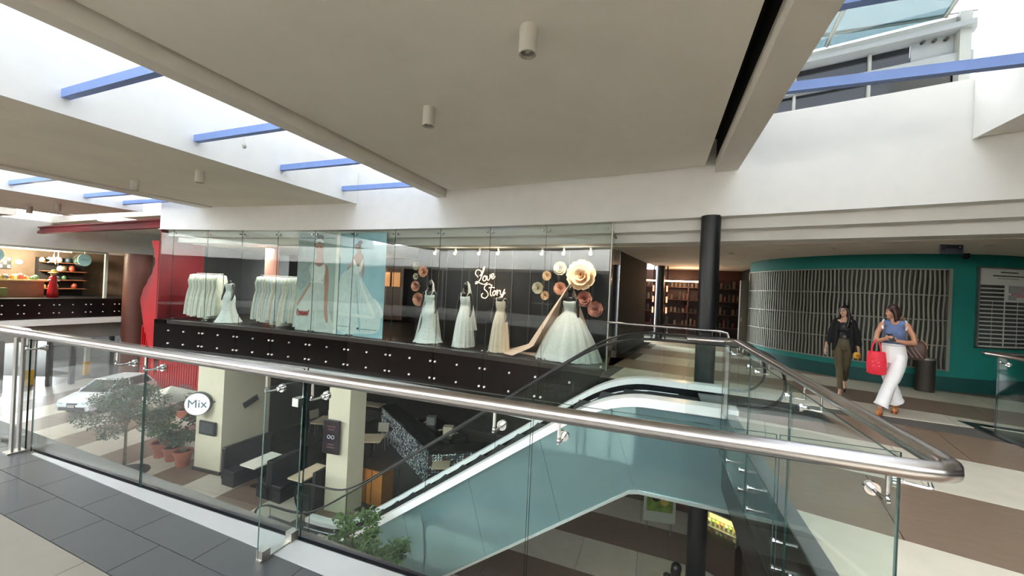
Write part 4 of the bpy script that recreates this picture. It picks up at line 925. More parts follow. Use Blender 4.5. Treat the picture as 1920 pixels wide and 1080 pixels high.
for (c0, c1, z0, z1, m_) in ((0.50, 0.80, 2.00, 2.15, BGY), (0.55, 0.90, 1.92, 2.0, BPK), (0.5, 0.66, 1.86, 1.96, BGY), (0.76, 0.9, 2.02, 2.14, BPK)): tseg(B0+bb*c0, B0+bb*c1, TR+0.03, TR+0.032, z0, z1, 3).build('plan_shape', m_, db)
# hanging direction sign
hs = thing('hanging_sign', 'small dark hanging direction sign with a round symbol under the corridor ceiling', 'sign', (4.66, 8.8, 2.7), radians(14))
MB().cbox((0, 0, -0.01), (0.34, 0.03, 0.20)).build('sign_box', mat('sign_dark', '#4a4d57', 0.4), hs, world=False)
for x in (-0.12, 0.12): MB().tube([(x, 0, 0.09), (x, 0, 0.12)], 0.006, 5).build('hanger', STEEL_D, hs, world=False)
SGP = mat('sign_print', '#14161c', 0.5)
MB().tube([(0.115, -0.016, 0.0), (0.115, -0.018, 0.0)], 0.042, 18).build('round_symbol', SGP, hs, world=False); MB().tube([(0.115, -0.0185, 0.0), (0.115, -0.019, 0.0)], 0.018, 12).build('round_symbol', mat('sign_lilac', '#8c8fa0', 0.5), hs, world=False)
for i in range(5): MB().cbox((-0.075+i*0.032, -0.017, 0.0), (0.022, 0.003, 0.045)).build('glyph', SGP, hs, world=False)
MB().cbox((-0.125, -0.017, -0.03), (0.03, 0.003, 0.03)).build('arrow', SGP, hs, world=False)
# recessed downlights of the corridor
for x, y, l in ((2.4, 9.6, 'first'), (3.2, 9.3, 'second'), (1.6, 10.4, 'third'), (5.1, 8.75, 'fourth'), (5.6, 8.2, 'fifth'), (2.0, 11.2, 'sixth')):
    t = thing('recessed_light', l+' small round recessed light in the corridor ceiling, '+{'first': 'beside the black column', 'second': 'above the woman in black', 'third': 'deep behind the column', 'fourth': 'dark and unlit by the hanging sign', 'fifth': 'nearest the right edge', 'sixth': 'deepest in the corridor'}[l], 'ceiling light', (x, y, 2.74), 0, 'corridor recessed lights')
    MB().cyl((0, 0, -0.012), 0.07, 0.012, 20).build('ring', SPW, t, world=False); MB().cyl((0, 0, -0.015), 0.05, 0.003, 16).build('lens', mat('dull_lens', '#a98f78', 0.3), t, world=False)
cm = thing('dome_camera', 'small black security camera under the ceiling above the directory board', 'camera', (5.6, 10.15, 2.74))
MB().cyl((0, 0, -0.04), 0.05, 0.04, 16).build('mount', BLACKM, cm, world=False); MB().ball((0, 0, -0.06), 0.05, 14, 8).build('dome', BLACKG, cm, world=False, smooth=True)
MB().tube([(-0.02, -0.02, -0.05), (-0.12, -0.10, -0.07)], 0.02, 8).build('arm', BLACKM, cm, world=False)
# shops at the end of the corridor
WARM = mat('warm_strip', '#ffd9a0', 0.5, emit=1.2, emcol='#ffc890')
RB = mat('red_brown_wood', '#3a1a12', 0.5, noise=0.2, scale=6)
struct('wall_corridor_back', MB().box(-1.0, 3.4, 17.0, 17.15, 0, 2.74), RB)
struct('wall_corridor_side', MB().box(3.0, 3.1, 14.2, 17.0, 0, 2.74), DARK)
sf = thing('shop_shelving', 'dark red-brown shelving with rows of goods and glowing strip lights at the corridor end', 'shelving', (0.8, 16.6, 0))
for z in (0.5, 1.0, 1.5, 2.0): MB().box(-0.9, 3.0, 16.5, 16.95, z, z+0.03).build('shelf', RB, sf)
for x in (-0.9, 0.1, 1.1, 2.1, 3.0): MB().box(x-0.02, x+0.02, 16.5, 16.95, 0, 2.3).build('upright', RB, sf)
gm = [mat('goods_'+n, c, 0.5) for n, c in (('red', '#4e1a16'), ('gold', '#4e3a22'), ('dark', '#1a1615'), ('cream', '#544a3c'), ('green', '#252f22'))]
me_b = [MB().box(-0.04, 0.04, -0.05, 0.05, 0, 0.22).mesh('boxed_goods', m_) for m_ in gm]
for z in (0.53, 1.03, 1.53, 2.03):
    for i in range(26):
        x = -0.8+i*0.145
        if random.random() < 0.2: continue
        o = newobj('boxed_goods', random.choice(me_b)); o.location = (x, 16.6, z); o.scale = (1, 1, random.uniform(0.6, 1.3)); setp(o, 'small packet on the dark shelves at the corridor end', 'packet', 'packets on the corridor shelves')
for x0, x1, l in ((-0.95, 0.0, 'short warm glowing strip light beside the boutique glass'), (0.2, 1.5, 'long warm glowing strip light left of the black column')):
    t = thing('strip_light', l, 'strip light', (x0, 15.2, 2.74)); MB().box(x0, x1, 15.2, 15.25, 2.18, 2.23).build('tube', WARM, t); MB().box(x0, x1, 15.19, 15.26, 2.23, 2.26).build('housing', BLACKM, t)
    for x in (x0+0.1, x1-0.1): MB().box(x-0.01, x+0.01, 15.21, 15.23, 2.26, 2.74).build('hanger_rod', BLACKM, t)
for x, l in ((-0.2, 'slim post of small red glowing signs left of the broad dark column'), (0.27, 'slim post of small red glowing signs right of the broad dark column')):
    t = thing('lit_sign_post', l, 'light', (x, 15.2, 0)); MB().box(x, x+0.05, 15.22, 15.26, 0, 2.74).build('post', BLACKM, t)
    for z in (1.0, 1.4, 1.8): MB().box(x, x+0.05, 15.19, 15.22, z, z+0.22).build('lit_panel', mat('red_glow', '#d8503a', 0.5, emit=0.3, emcol='#ff8060'), t)
g = MB(); g.cyl((0.05, 15.0, 0), 0.15, 2.74, 16); setp(g.build('column', BLACKM, auto=True), 'broad dark column standing between the glowing strip lights', 'column')
point('shop_lamp', (1.0, 15.8, 2.2), 3, (1, 0.62, 0.36), 0.2)
pnl = thing('door_panel', 'grey upright door panel standing open beside the teal wall', 'door', (2.6, 13.2, 0))
MB().cbox((2.42, 13.0, 1.1), (0.35, 0.06, 2.2), 0.3).build('leaf', mat('grey_door', '#6c675c', 0.6), pnl); MB().cbox((2.30, 12.94, 1.05), (0.03, 0.05, 0.12), 0.3).build('handle', STEEL_D, pnl)
# right of teal wall: dark lift front and bin
lf = thing('lift_front', 'dark glazed shop front with pale upright strips at the far right behind the rail', 'shop front', (8.6, 11.2, 0))
MB().box(8.0, 11.9, 11.3, 11.4, 0, 2.74).build('backing', DARK, lf)
for x in (8.25, 8.75, 9.3, 9.9): MB().box(x, x+0.16, 11.24, 11.3, 0.9, 2.1).build('pale_strip', mat('dim_strip', '#6d6a58', 0.6), lf)
for x in (8.05, 8.6, 9.15): MB().box(x, x+0.05, 11.2, 11.3, 0, 2.7).build('mullion', BLACKM, lf)
bn = thing('waste_bin', 'dark round standing bin against the teal wall behind the woman in white trousers', 'bin', (5.02, 9.95, 0))
MB().cyl((4.98, 9.98, 0), 0.14, 0.62, 24).build('body', mat('bin_brown', '#3b352f', 0.4, 0.4), bn, auto=True); MB().cyl((4.98, 9.98, 0.62), 0.145, 0.03, 24).build('rim', STEEL_D, bn, auto=True)
# ================= CEILING DOWNLIGHTS =================
def downlight(loc, lab, r=0.085, h=0.26, grp='surface downlights'):
    t = thing('ceiling_downlight', lab, 'ceiling light', loc, 0, grp)
    m = MB(); n = 28
    m.lathe([(r, 0.0), (r, -h), (r*0.86, -h), (r*0.80, -h+0.03), (r*0.55, -h+0.07), (0.02, -h+0.08)], n=n)
    m.build('housing', mat('downlight_white', '#cbc5ba', 0.6), t, world=False, auto=True)
    MB().lathe([(r*0.78, -h+0.025), (r*0.5, -h+0.065), (0.01, -h+0.07)], n=20).build('reflector', CHROME, t, world=False, smooth=True)
    MB().ball((0, 0, -h+0.045), (r*0.35, r*0.35, 0.03), 12, 6).build('bulb', mat('bulb_glass', '#b9c2b4', 0.1), t, world=False, smooth=True)
for x, y in ((-1.26*1.0, 3.40), (-3.12, 4.55)): downlight((x, y, 4.12), 'white cylinder ceiling downlight '+('nearest the viewer on the main ceiling panel' if y < 4 else 'farther along the main ceiling panel'))
downlight((-9.65, 5.4, 3.93), 'white cylinder downlight on the second ceiling panel, nearer the skylight'); downlight((-12.5, 5.55, 3.93), 'white cylinder downlight on the second ceiling panel, nearer its outer beam')
downlight((-20.0, 6.8, 3.9), 'small white cylinder downlight on the third ceiling panel, nearer the shop wall'); downlight((-22.4, 6.9, 3.9), 'small white cylinder downlight on the third ceiling panel, farther from the shop wall')
hb = thing('hanging_bulb', 'small bare bulb hanging from the second blue beam', 'lamp', (-6.95, 4.55, 4.1))
MB().tube([(0, 0, 0), (0.01, 0, -0.12)], 0.006, 5).build('wire', SPW, hb, world=False); MB().ball((0.01, 0, -0.17), (0.035, 0.035, 0.05), 10, 6).build('bulb', mat('bulb_glass', '#b9c2b4', 0.1), hb, world=False, smooth=True)
# ================= PEOPLE =================
SKIN = mat('skin', '#c08a6c', 0.5, noise=0.04, scale=20); SKIN2 = mat('skin_pale', '#c79a80', 0.5, noise=0.04, scale=20)
def fig(parent, name, mb, m_, vox=0.012, sm=2, label=None):
    o = mb.build(name, m_, parent, world=False, label=label)
    r = o.modifiers.new('remesh', 'REMESH'); r.mode = 'VOXEL'; r.voxel_size = vox; r.use_smooth_shade = True
    s = o.modifiers.new('smooth', 'SMOOTH'); s.factor = 0.5; s.iterations = sm
    return o
def cap(mb, pts, rs, n=14, ell=None):
    mb.tube(pts, rs, n, ell=ell)
    mb.ball(pts[0], rs[0]*0.98, 12, 8); mb.ball(pts[-1], rs[-1]*0.98, 12, 8)
def hand(mb, w_, d, side, s=1.0, curl=0.5):
    """palm plus five fingers; w_ wrist, d forearm direction, side the thumb's side"""
    w_ = Vector(w_); d = Vector(d).normalized(); sd = Vector(side); sd = (sd-d*sd.dot(d)).normalized(); nn = d.cross(sd)
    c = w_+d*0.045*s
    for k in (-1.2, -0.4, 0.4, 1.2): cap(mb, [w_+sd*k*0.010*s, c+sd*k*0.019*s+d*0.03*s], [0.016*s, 0.0125*s], 8)
    for k, L in ((1.5, 0.062), (0.5, 0.072), (-0.5, 0.067), (-1.5, 0.052)):
        b_ = c+sd*k*0.0165*s+d*0.03*s; e1 = b_+d*L*0.5*s-nn*curl*0.012*s; e2 = e1+(d*(1-curl*0.7)-nn*curl).normalized()*L*0.5*s
        cap(mb, [b_, e1, e2], [0.0095*s, 0.0085*s, 0.007*s], 8)
    t0 = w_+sd*0.02*s+d*0.02*s; t1 = t0+(sd*0.8+d*0.7).normalized()*0.035*s; cap(mb, [t0, t1, t1+(d+sd*0.1).normalized()*0.028*s], [0.012*s, 0.0105*s, 0.008*s], 8)
def head(mb, c, turn, tilt, s=1.0):
    """head at c turned by turn (0 = faces -y), returns a transform"""
    M = Matrix.Translation(c) @ Matrix.Rotation(turn, 4, 'Z') @ Matrix.Rotation(tilt, 4, 'X') @ Matrix.Scale(s, 4)
    h = MB(); h.ball((0, 0.012, 0.02), (0.073, 0.090, 0.088), 18, 12); h.ball((0, -0.018, -0.035), (0.056, 0.062, 0.072), 16, 10); h.ball((0, -0.055, -0.082), (0.024, 0.022, 0.02), 10, 6)
    h.tube([(0, -0.078, 0.012), (0, -0.098, -0.018), (0, -0.082, -0.030)], [0.008, 0.014, 0.011], 8)
    h.ball((0, -0.080, -0.030), (0.017, 0.014, 0.009), 8, 6); h.ball((0, -0.074, -0.052), (0.024, 0.012, 0.010), 10, 6)
    h.ball((0, -0.062, 0.035), (0.05, 0.02, 0.012), 10, 6)
    for q in (-1, 1): h.ball((q*0.073, 0.012, -0.008), (0.010, 0.020, 0.030), 8, 6); h.ball((q*0.038, -0.045, -0.03), (0.026, 0.026, 0.028), 8, 6)
    mb.add([M @ Vector(v) for v in h.v], h.f); return M
def face_bits(t, M, lipc='#9c4a44', glasses=False):
    EYW = mat('eye_white', '#e8e4de', 0.3); EYD = mat('eye_dark', '#20130d', 0.3)
    def put(name, h, m_, p=None): g = MB(); g.add([M @ Vector(v) for v in h.v], h.f); return g.build(name, m_, p or t, world=False, smooth=True)
    for q in (-1, 1):
        h = MB(); h.ball((q*0.030, -0.0735, 0.008), (0.013, 0.008, 0.0075), 10, 6); e_ = put('eye', h, EYW)
        h = MB(); h.ball((q*0.030, -0.079, 0.008), (0.006, 0.004, 0.006), 8, 6); put('iris', h, EYD, e_)
        h = MB(); h.tube([(q*0.015, -0.083, 0.028), (q*0.032, -0.082, 0.033), (q*0.048, -0.070, 0.027)], 0.0035, 6); put('eyebrow', h, EYD)
    h = MB(); h.ball((0, -0.086, -0.050), (0.020, 0.006, 0.004), 10, 6); h.ball((0, -0.085, -0.057), (0.018, 0.006, 0.005), 10, 6); put('lips', h, mat('lips'+lipc, lipc, 0.4))
    if glasses:
        h = MB()
        for q in (-1, 1): h.tube([(q*0.032+0.023*cos(a), -0.096, 0.006+0.018*sin(a)) for a in [2*pi*i/14 for i in range(15)]], 0.0022, 5, cap=False); h.tube([(q*0.055, -0.095, 0.01), (q*0.075, 0.0, 0.01)], 0.002, 5)
        h.tube([(-0.009, -0.096, 0.01), (0.009, -0.096, 0.01)], 0.0022, 5); put('spectacles', h, EYD)
# --- woman in white trousers ---
def woman_white():
    t = thing('person', 'woman in blue-grey sleeveless top and wide white trousers, looking aside and holding a phone', 'person', (3.35, 7.50, 0), radians(-22)); t.scale = (0.78, 1, 1)
    b = MB()
    cap(b, [(0.015, 0.02, 0.93), (0.02, 0.02, 1.05), (0.02, 0.01, 1.18), (0.02, 0.01, 1.30), (0.02, 0.015, 1.385)], [0.135, 0.118, 0.130, 0.132, 0.085], 18, (1.12, 0.78))
    cap(b, [(-0.10, 0.01, 1.365), (0.14, 0.01, 1.365)], [0.055, 0.055]); cap(b, [(0.0, 0.015, 1.36), (-0.01, 0.0, 1.47)], [0.052, 0.048])
    cap(b, [(-0.05, -0.075, 1.24), (-0.05, -0.06, 1.27)], [0.06, 0.05]); cap(b, [(0.09, -0.075, 1.24), (0.09, -0.06, 1.27)], [0.06, 0.05])
    M = head(b, (-0.025, -0.01, 1.545), radians(-62), radians(4), 0.98)
    # her right arm (image left) and left arm (image right)
    cap(b, [(-0.15, 0.01, 1.35), (-0.215, -0.03, 1.22), (-0.235, -0.06, 1.09)], [0.046, 0.042, 0.036]); cap(b, [(-0.235, -0.06, 1.09), (-0.18, -0.17, 1.11), (-0.115, -0.245, 1.145)], [0.036, 0.032, 0.022])
    hand(b, (-0.115, -0.245, 1.145), (0.75, -0.55, 0.25), (0.0, -0.3, 1), 0.9, 0.7)
    cap(b, [(0.19, 0.01, 1.35), (0.27, 0.02, 1.22), (0.30, 0.0, 1.10)], [0.052, 0.046, 0.040]); cap(b, [(0.30, 0.0, 1.10), (0.18, -0.13, 1.105), (0.06, -0.215, 1.125)], [0.040, 0.034, 0.023])
    hand(b, (0.06, -0.215, 1.125), (-0.85, -0.4, 0.12), (0.0, -0.3, 1), 0.9, 0.5)
    for pts in ([(0.10, 0.0, 0.93), (0.0, -0.08, 0.52), (-0.13, -0.20, 0.10)], [(-0.07, 0.03, 0.93), (-0.02, 0.06, 0.52), (0.10, 0.22, 0.12)]): cap(b, pts, [0.072, 0.06, 0.038])
    cap(b, [(-0.13, -0.21, 0.07), (-0.16, -0.32, 0.055)], [0.036, 0.030]); cap(b, [(0.10, 0.23, 0.08), (0.08, 0.12, 0.06)], [0.036, 0.030])
    fig(t, 'body', b, SKIN, 0.0065, 2)
    face_bits(t, M)
    h = MB(); hh = MB()
    hh.ball((0, 0.022, 0.038), (0.088, 0.098, 0.088), 18, 12); hh.ball((0, 0.055, -0.03), (0.088, 0.065, 0.11), 16, 10)
    hh.tube([(0.070, -0.01, 0.06), (0.088, 0.01, -0.02), (0.085, 0.02, -0.10), (0.07, 0.01, -0.15)], [0.03, 0.034, 0.036, 0.02], 10); hh.tube([(-0.070, -0.005, 0.06), (-0.088, 0.02, -0.02), (-0.085, 0.03, -0.10), (-0.07, 0.03, -0.15)], [0.03, 0.030, 0.036, 0.02], 10)
    hh.tube([(0, 0.06, -0.05), (0, 0.065, -0.12), (0, 0.06, -0.165)], [0.07, 0.068, 0.04], 12, ell=(1.2, 0.7))
    h.add([M @ Vector(v) for v in hh.v], hh.f); fig(t, 'hair', h, mat('hair_brown', '#38201a', 0.45, noise=0.25, scale=30, stretch=(6, 6, 1)), 0.009, 2)
    top = MB(); top.tube([(0.02, 0.02, 1.045), (0.02, 0.01, 1.14), (0.02, 0.0, 1.25), (0.02, 0.01, 1.35)], [0.142, 0.142, 0.148, 0.112], 18, ell=(1.12, 0.82))
    cap(top, [(-0.05, -0.080, 1.23), (-0.05, -0.07, 1.27)], [0.067, 0.055]); cap(top, [(0.09, -0.080, 1.23), (0.09, -0.07, 1.27)], [0.067, 0.055]); cap(top, [(-0.09, 0.01, 1.365), (0.13, 0.01, 1.365)], [0.062, 0.062]); cap(top, [(0.0, 0.015, 1.38), (-0.003, 0.01, 1.425)], [0.062, 0.055])
    fig(t, 'top', top, mat('bluegrey_knit', '#5f6f95', 0.8, noise=0.06, scale=40), 0.011, 2)
    for q in (-1, 1): MB().tube(catmull([(0.02+q*0.155, -0.05, 1.28), (0.02+q*0.175, -0.02, 1.35), (0.02+q*0.15, 0.02, 1.42), (0.02+q*0.155, 0.07, 1.33)], 4), 0.014, 6).build('armhole_trim', mat('white_trim', '#e8e6e2', 0.7), t, world=False)
    tr_ = MB(); tr_.tube([(0.02, 0.02, 1.075), (0.02, 0.02, 0.98), (0.025, 0.03, 0.88), (0.025, 0.03, 0.78)], [0.146, 0.166, 0.180, 0.165], 20, ell=(1.10, 0.84))
    tr_.tube(catmull([(0.105, 0.0, 0.90), (0.075, -0.05, 0.70), (0.0, -0.10, 0.50), (-0.07, -0.15, 0.30), (-0.125, -0.19, 0.13)], 3), [0.118]*3+[0.112]*3+[0.098]*3+[0.100]*3+[0.118], 20)
    tr_.tube(catmull([(-0.065, 0.03, 0.90), (-0.055, 0.06, 0.70), (-0.01, 0.09, 0.50), (0.05, 0.14, 0.32), (0.105, 0.19, 0.16)], 3), [0.112]*3+[0.105]*3+[0.096]*3+[0.104]*3+[0.122], 20)
    fig(t, 'trousers', tr_, mat('white_cotton', '#e9e7e6', 0.75, noise=0.03, scale=9, bump=0.4), 0.010, 2)
    MB().tube([(0.02+0.150*cos(a)*1.1, 0.02+0.150*sin(a)*0.86, 1.05) for a in [2*pi*i/20 for i in range(21)]], 0.012, 6).build('waistband', mat('white_cotton2', '#d9d7d6', 0.75), t, world=False, smooth=True)
    for (x, y, dx, dy, z) in ((-0.135, -0.245, -0.035, -0.13, 0), (0.10, 0.20, -0.03, -0.13, 0.0)):
        s = MB(); cap(s, [(x, y+0.04, 0.065), (x+dx*0.6, y+dy*0.6, 0.065), (x+dx, y+dy, 0.055)], [0.043, 0.046, 0.036], 12, (1, 0.9)); fig(t, 'shoe', s, mat('tan_leather', '#b5723f', 0.4, noise=0.08, scale=12), 0.008, 1)
        s = MB(); 
        for q in range(6): pass
        s.prism([(x-0.045, y+0.08), (x+0.045, y+0.08), (x+dx+0.045, y+dy), (x+dx+0.02, y+dy-0.035), (x+dx-0.02, y+dy-0.035), (x+dx-0.045, y+dy)], 0.0, 0.03); s.build('sole', mat('cork_sole', '#8c4f2c', 0.7), t, world=False, bevel=0.006)
        s = MB(); s.cyl((x, y+0.055, 0.0), 0.030, 0.075, 14, 0.034); s.build('heel', MATS['cork_sole'], t, world=False)
    MB().cbox((-0.02, -0.285, 1.165), (0.075, 0.012, 0.14), 0.5, -0.7).build('phone_case', mat('phone_grey', '#34363c', 0.25), t, world=False, bevel=0.004) if False else None
    MB().tube([(0.085+0.026*cos(a)*0.4, -0.20+0.026*cos(a)*0.8, 1.122+0.026*sin(a)) for a in [2*pi*i/14 for i in range(15)]], 0.006, 6, cap=False).build('bracelet', CHROME, t, world=False)
    MB().ball((0, 0, 0), 0.008, 8, 6).build('earring', mat('pearl', '#f0ece6', 0.2), t, world=False).location = (M @ Vector((-0.078, 0.0, -0.035)))
    W = wm(t)
    def wpt(p): return W @ Vector((p[0]*0.78, p[1], p[2]))
    ph = thing('phone', 'small dark phone held in both hands by the woman in white trousers', 'phone', wpt((-0.03, -0.275, 1.17)), radians(-22)+0.4)
    m = MB(); m.cbox((0, 0, 0), (0.072, 0.010, 0.145), 0, -0.8); m.build('phone_body', mat('phone_grey', '#34363c', 0.25), ph, world=False, bevel=0.003); m = MB(); m.cbox((0, 0.0045, 0.0045), (0.064, 0.003, 0.130), 0, -0.8); m.build('screen', mat('screen_dim', '#9fb0c0', 0.2), ph, world=False)
    # red tote
    tb = thing('tote_bag', 'bright red tote bag hanging from the forearm of the woman in white trousers', 'bag', wpt((-0.215, -0.13, 0.585)), radians(-22))
    RT_ = mat('red_canvas', '#e0263c', 0.6, noise=0.08, scale=14, bump=0.2)
    tb.scale = (0.8, 1, 1)
    bgm = MB(); n = 24; prof = [(0.10, 0.0), (0.135, 0.02), (0.145, 0.12), (0.14, 0.24), (0.125, 0.345), (0.118, 0.35), (0.11, 0.33)]
    bgm.lathe(prof, n=n, sx=0.98, sy=0.5, mod=lambda a, v: 1+0.04*sin(5*a+v*6)+0.02*sin(11*a)); bgm.build('bag_body', RT_, tb, world=False, smooth=True)
    for y in (-0.045, 0.045): MB().tube(catmull([(-0.07, y, 0.33), (-0.065, y*0.8, 0.42), (-0.01, y*0.4+0.005, 0.53), (0.045, y*0.8, 0.44), (0.06, y, 0.33)], 5), 0.012, 6, ell=(1, 0.5)).build('handle', RT_, tb, world=False, smooth=True)
    LT = mat('tote_print', '#f0707c', 0.6)
    for (x, z) in ((-0.05, 0.2), (-0.01, 0.22), (0.03, 0.19), (0.0, 0.15), (-0.04, 0.14), (0.04, 0.14), (0.0, 0.1)): MB().ball((x, -0.069, z), (0.014, 0.004, 0.010), 8, 5).build('printed_motif', LT, tb, world=False)
    # brown shoulder bag
    sb_ = thing('shoulder_bag', 'large dark brown striped shoulder bag behind the arm of the woman in white trousers', 'bag', wpt((0.30, 0.12, 0.85)), radians(-22))
    sb_.scale = (0.85, 1, 1)
    BRN = mat('brown_bag_leather', '#4a342e', 0.5, noise=0.15, scale=14); BRN2 = mat('tan_strap_leather', '#a37759', 0.5)
    bgm = MB(); bgm.lathe([(0.10, 0.0), (0.145, 0.03), (0.165, 0.12), (0.155, 0.22), (0.12, 0.28), (0.10, 0.27)], n=28, sx=1.0, sy=0.45, mod=lambda a, v: 1+0.03*sin(4*a+v*5)); bgm.build('bag_body', BRN, sb_, world=False, smooth=True)
    for k in (-1, 0, 1): MB().tube(catmull([(k*0.06-0.10, -0.075, 0.27), (k*0.06-0.03, -0.092, 0.15), (k*0.06+0.05, -0.082, 0.04)], 4), 0.006, 5).build('stripe', mat('bag_stripe', '#9c8478', 0.5), sb_, world=False)
    MB().tube(catmull([(-0.12, -0.03, 0.28), (-0.19, -0.05, 0.42), (-0.19, -0.05, 0.56), (-0.16, -0.02, 0.64), (-0.12, 0.03, 0.58), (-0.07, 0.05, 0.42), (0.06, 0.03, 0.29)], 5), 0.012, 6, ell=(1, 0.5)).build('strap', BRN2, sb_, world=False, smooth=True)
    MB().tube(catmull([(0.10, -0.04, 0.30), (0.16, -0.03, 0.22), (0.15, 0.0, 0.15)], 4), 0.008, 6).build('side_strap', BRN2, sb_, world=False)
woman_white()
def woman_black():
    t = thing('person', 'woman with long dark hair and glasses in a black cardigan and olive trousers, mid-stride', 'person', (3.14, 8.55, 0), radians(-18)); t.scale = (0.76, 1, 1)
    b = MB()
    cap(b, [(0.0, 0.02, 0.90), (0.0, 0.02, 1.02), (0.0, 0.01, 1.15), (0.0, 0.01, 1.28), (0.0, 0.015, 1.35)], [0.13, 0.112, 0.122, 0.125, 0.08], 18, (1.1, 0.76))
    cap(b, [(-0.11, 0.01, 1.325), (0.12, 0.01, 1.325)], [0.052, 0.052]); cap(b, [(0.0, 0.015, 1.32), (-0.005, 0.0, 1.43)], [0.048, 0.045])
    M = head(b, (-0.005, -0.01, 1.505), radians(-28), radians(-7), 0.97)
    cap(b, [(-0.165, 0.01, 1.31), (-0.235, 0.02, 1.13), (-0.27, 0.0, 1.0)], [0.042, 0.038, 0.032]); cap(b, [(-0.27, 0.0, 1.0), (-0.31, -0.09, 0.90), (-0.325, -0.13, 0.83)], [0.032, 0.026, 0.020])
    hand(b, (-0.325, -0.13, 0.83), (-0.05, -0.1, -1), (0.5, -0.8, 0), 0.88, 0.55)
    cap(b, [(0.165, 0.01, 1.31), (0.23, 0.03, 1.13), (0.25, 0.0, 0.98)], [0.042, 0.038, 0.032]); cap(b, [(0.25, 0.0, 0.98), (0.26, -0.08, 0.88), (0.265, -0.13, 0.80)], [0.032, 0.026, 0.020])
    hand(b, (0.265, -0.13, 0.80), (-0.05, -0.25, -1), (-0.6, -0.7, 0), 0.88, 0.95)
    for pts in ([(-0.07, 0.02, 0.90), (-0.05, -0.05, 0.48), (-0.03, -0.16, 0.12)], [(0.07, 0.02, 0.90), (0.05, 0.02, 0.48), (0.07, 0.30, 0.24)]): cap(b, pts, [0.085, 0.055, 0.034])
    cap(b, [(-0.03, -0.17, 0.09), (-0.045, -0.28, 0.045)], [0.034, 0.026]); cap(b, [(0.07, 0.31, 0.21), (0.07, 0.27, 0.10)], [0.034, 0.026])
    fig(t, 'body', b, SKIN2, 0.0065, 2)
    face_bits(t, M, '#8c3a3a', True)
    h = MB(); hh = MB(); hh.ball((0, 0.022, 0.036), (0.086, 0.096, 0.088), 18, 12); hh.ball((0, 0.05, -0.02), (0.086, 0.065, 0.10), 14, 8)
    for q in (-1, 1): hh.tube(catmull([(q*0.065, -0.01, 0.06), (q*0.088, 0.01, -0.02), (q*0.105, 0.01, -0.12), (q*0.115, -0.03, -0.22), (q*0.095, -0.05, -0.32)], 3), [0.03]*4+[0.036]*4+[0.040]*4+[0.02], 10)
    hh.tube([(0, 0.07, -0.05), (0, 0.09, -0.18), (0, 0.10, -0.32)], [0.075, 0.08, 0.04], 12, ell=(1.3, 0.7))
    h.add([M @ Vector(v) for v in hh.v], hh.f); fig(t, 'hair', h, mat('hair_black', '#15100e', 0.4, noise=0.25, scale=30, stretch=(6, 6, 1)), 0.009, 2)
    top = MB(); top.tube([(0, 0.015, 0.97), (0, 0.01, 1.12), (0, 0.0, 1.25), (0, 0.01, 1.30)], [0.130, 0.130, 0.138, 0.10], 18, ell=(1.1, 0.80)); cap(top, [(-0.06, -0.07, 1.2), (0.06, -0.07, 1.2)], [0.06, 0.06]); fig(t, 'top', top, mat('black_top', '#131217', 0.6), 0.011, 2)
    gr = mat('grey_print', '#4a4648', 0.6)
    for (x, z, w_) in ((0, 1.23, 0.09), (0.01, 1.06, 0.07)): MB().ball((x, -0.115, z), (w_/2, 0.01, 0.028), 10, 6).build('shirt_print', gr, t, world=False)
    cg = mat('black_knit', '#0e0e12', 0.85, noise=0.1, scale=20)
    c = MB()
    for q in (-1, 1):
        cap(c, [(q*0.155, 0.01, 1.315), (q*0.225, 0.02, 1.15), (q*0.26, 0.0, 1.0), (q*0.275, -0.05, 0.935)], [0.060, 0.057, 0.055, 0.052]); 
        cap(c, [(q*0.10, 0.02, 1.30), (q*0.13, 0.0, 1.15), (q*0.14, 0.0, 0.98), (q*0.155, 0.0, 0.82)], [0.068, 0.068, 0.070, 0.055], 12, (1, 1.3))
    c.tube([(0, 0.06, 1.33), (0, 0.075, 1.15), (0, 0.09, 0.95), (0, 0.09, 0.82)], [0.12, 0.135, 0.15, 0.15], 16, ell=(1.2, 0.5)); cap(c, [(-0.12, 0.02, 1.335), (0.12, 0.02, 1.335)], [0.055, 0.055])
    fig(t, 'cardigan', c, cg, 0.011, 2)
    tr_ = MB(); tr_.tube([(0, 0.02, 1.02), (0, 0.02, 0.90), (0, 0.02, 0.82)], [0.138, 0.155, 0.145], 18, ell=(1.08, 0.85))
    tr_.tube(catmull([(-0.078, 0.01, 0.88), (-0.075, -0.03, 0.68), (-0.055, -0.06, 0.48), (-0.04, -0.11, 0.30), (-0.03, -0.15, 0.13)], 3), [0.098]*3+[0.085]*3+[0.068]*3+[0.055]*3+[0.050], 16)
    tr_.tube(catmull([(0.078, 0.02, 0.88), (0.07, 0.01, 0.68), (0.055, 0.03, 0.48), (0.062, 0.16, 0.36), (0.07, 0.28, 0.25)], 3), [0.098]*3+[0.085]*3+[0.068]*3+[0.058]*3+[0.050], 16)
    fig(t, 'trousers', tr_, mat('olive_cotton', '#544a34', 0.8, noise=0.08, scale=10), 0.010, 2)
    BL = mat('black_patent', '#15131a', 0.3)
    s = MB(); cap(s, [(-0.03, -0.16, 0.06), (-0.045, -0.26, 0.04), (-0.055, -0.32, 0.025)], [0.036, 0.038, 0.022], 12, (1, 0.8)); s.cyl((-0.03, -0.14, 0.0), 0.012, 0.06, 8); fig(t, 'shoe', s, mat('pale_shoe', '#c9b8ab', 0.4), 0.008, 1)
    s = MB(); cap(s, [(0.07, 0.33, 0.19), (0.07, 0.31, 0.09), (0.07, 0.27, 0.03)], [0.036, 0.038, 0.022], 12, (1, 0.8)); s.tube([(0.07, 0.35, 0.20), (0.085, 0.43, 0.21)], [0.014, 0.009], 8); fig(t, 'shoe', s, BL, 0.008, 1)
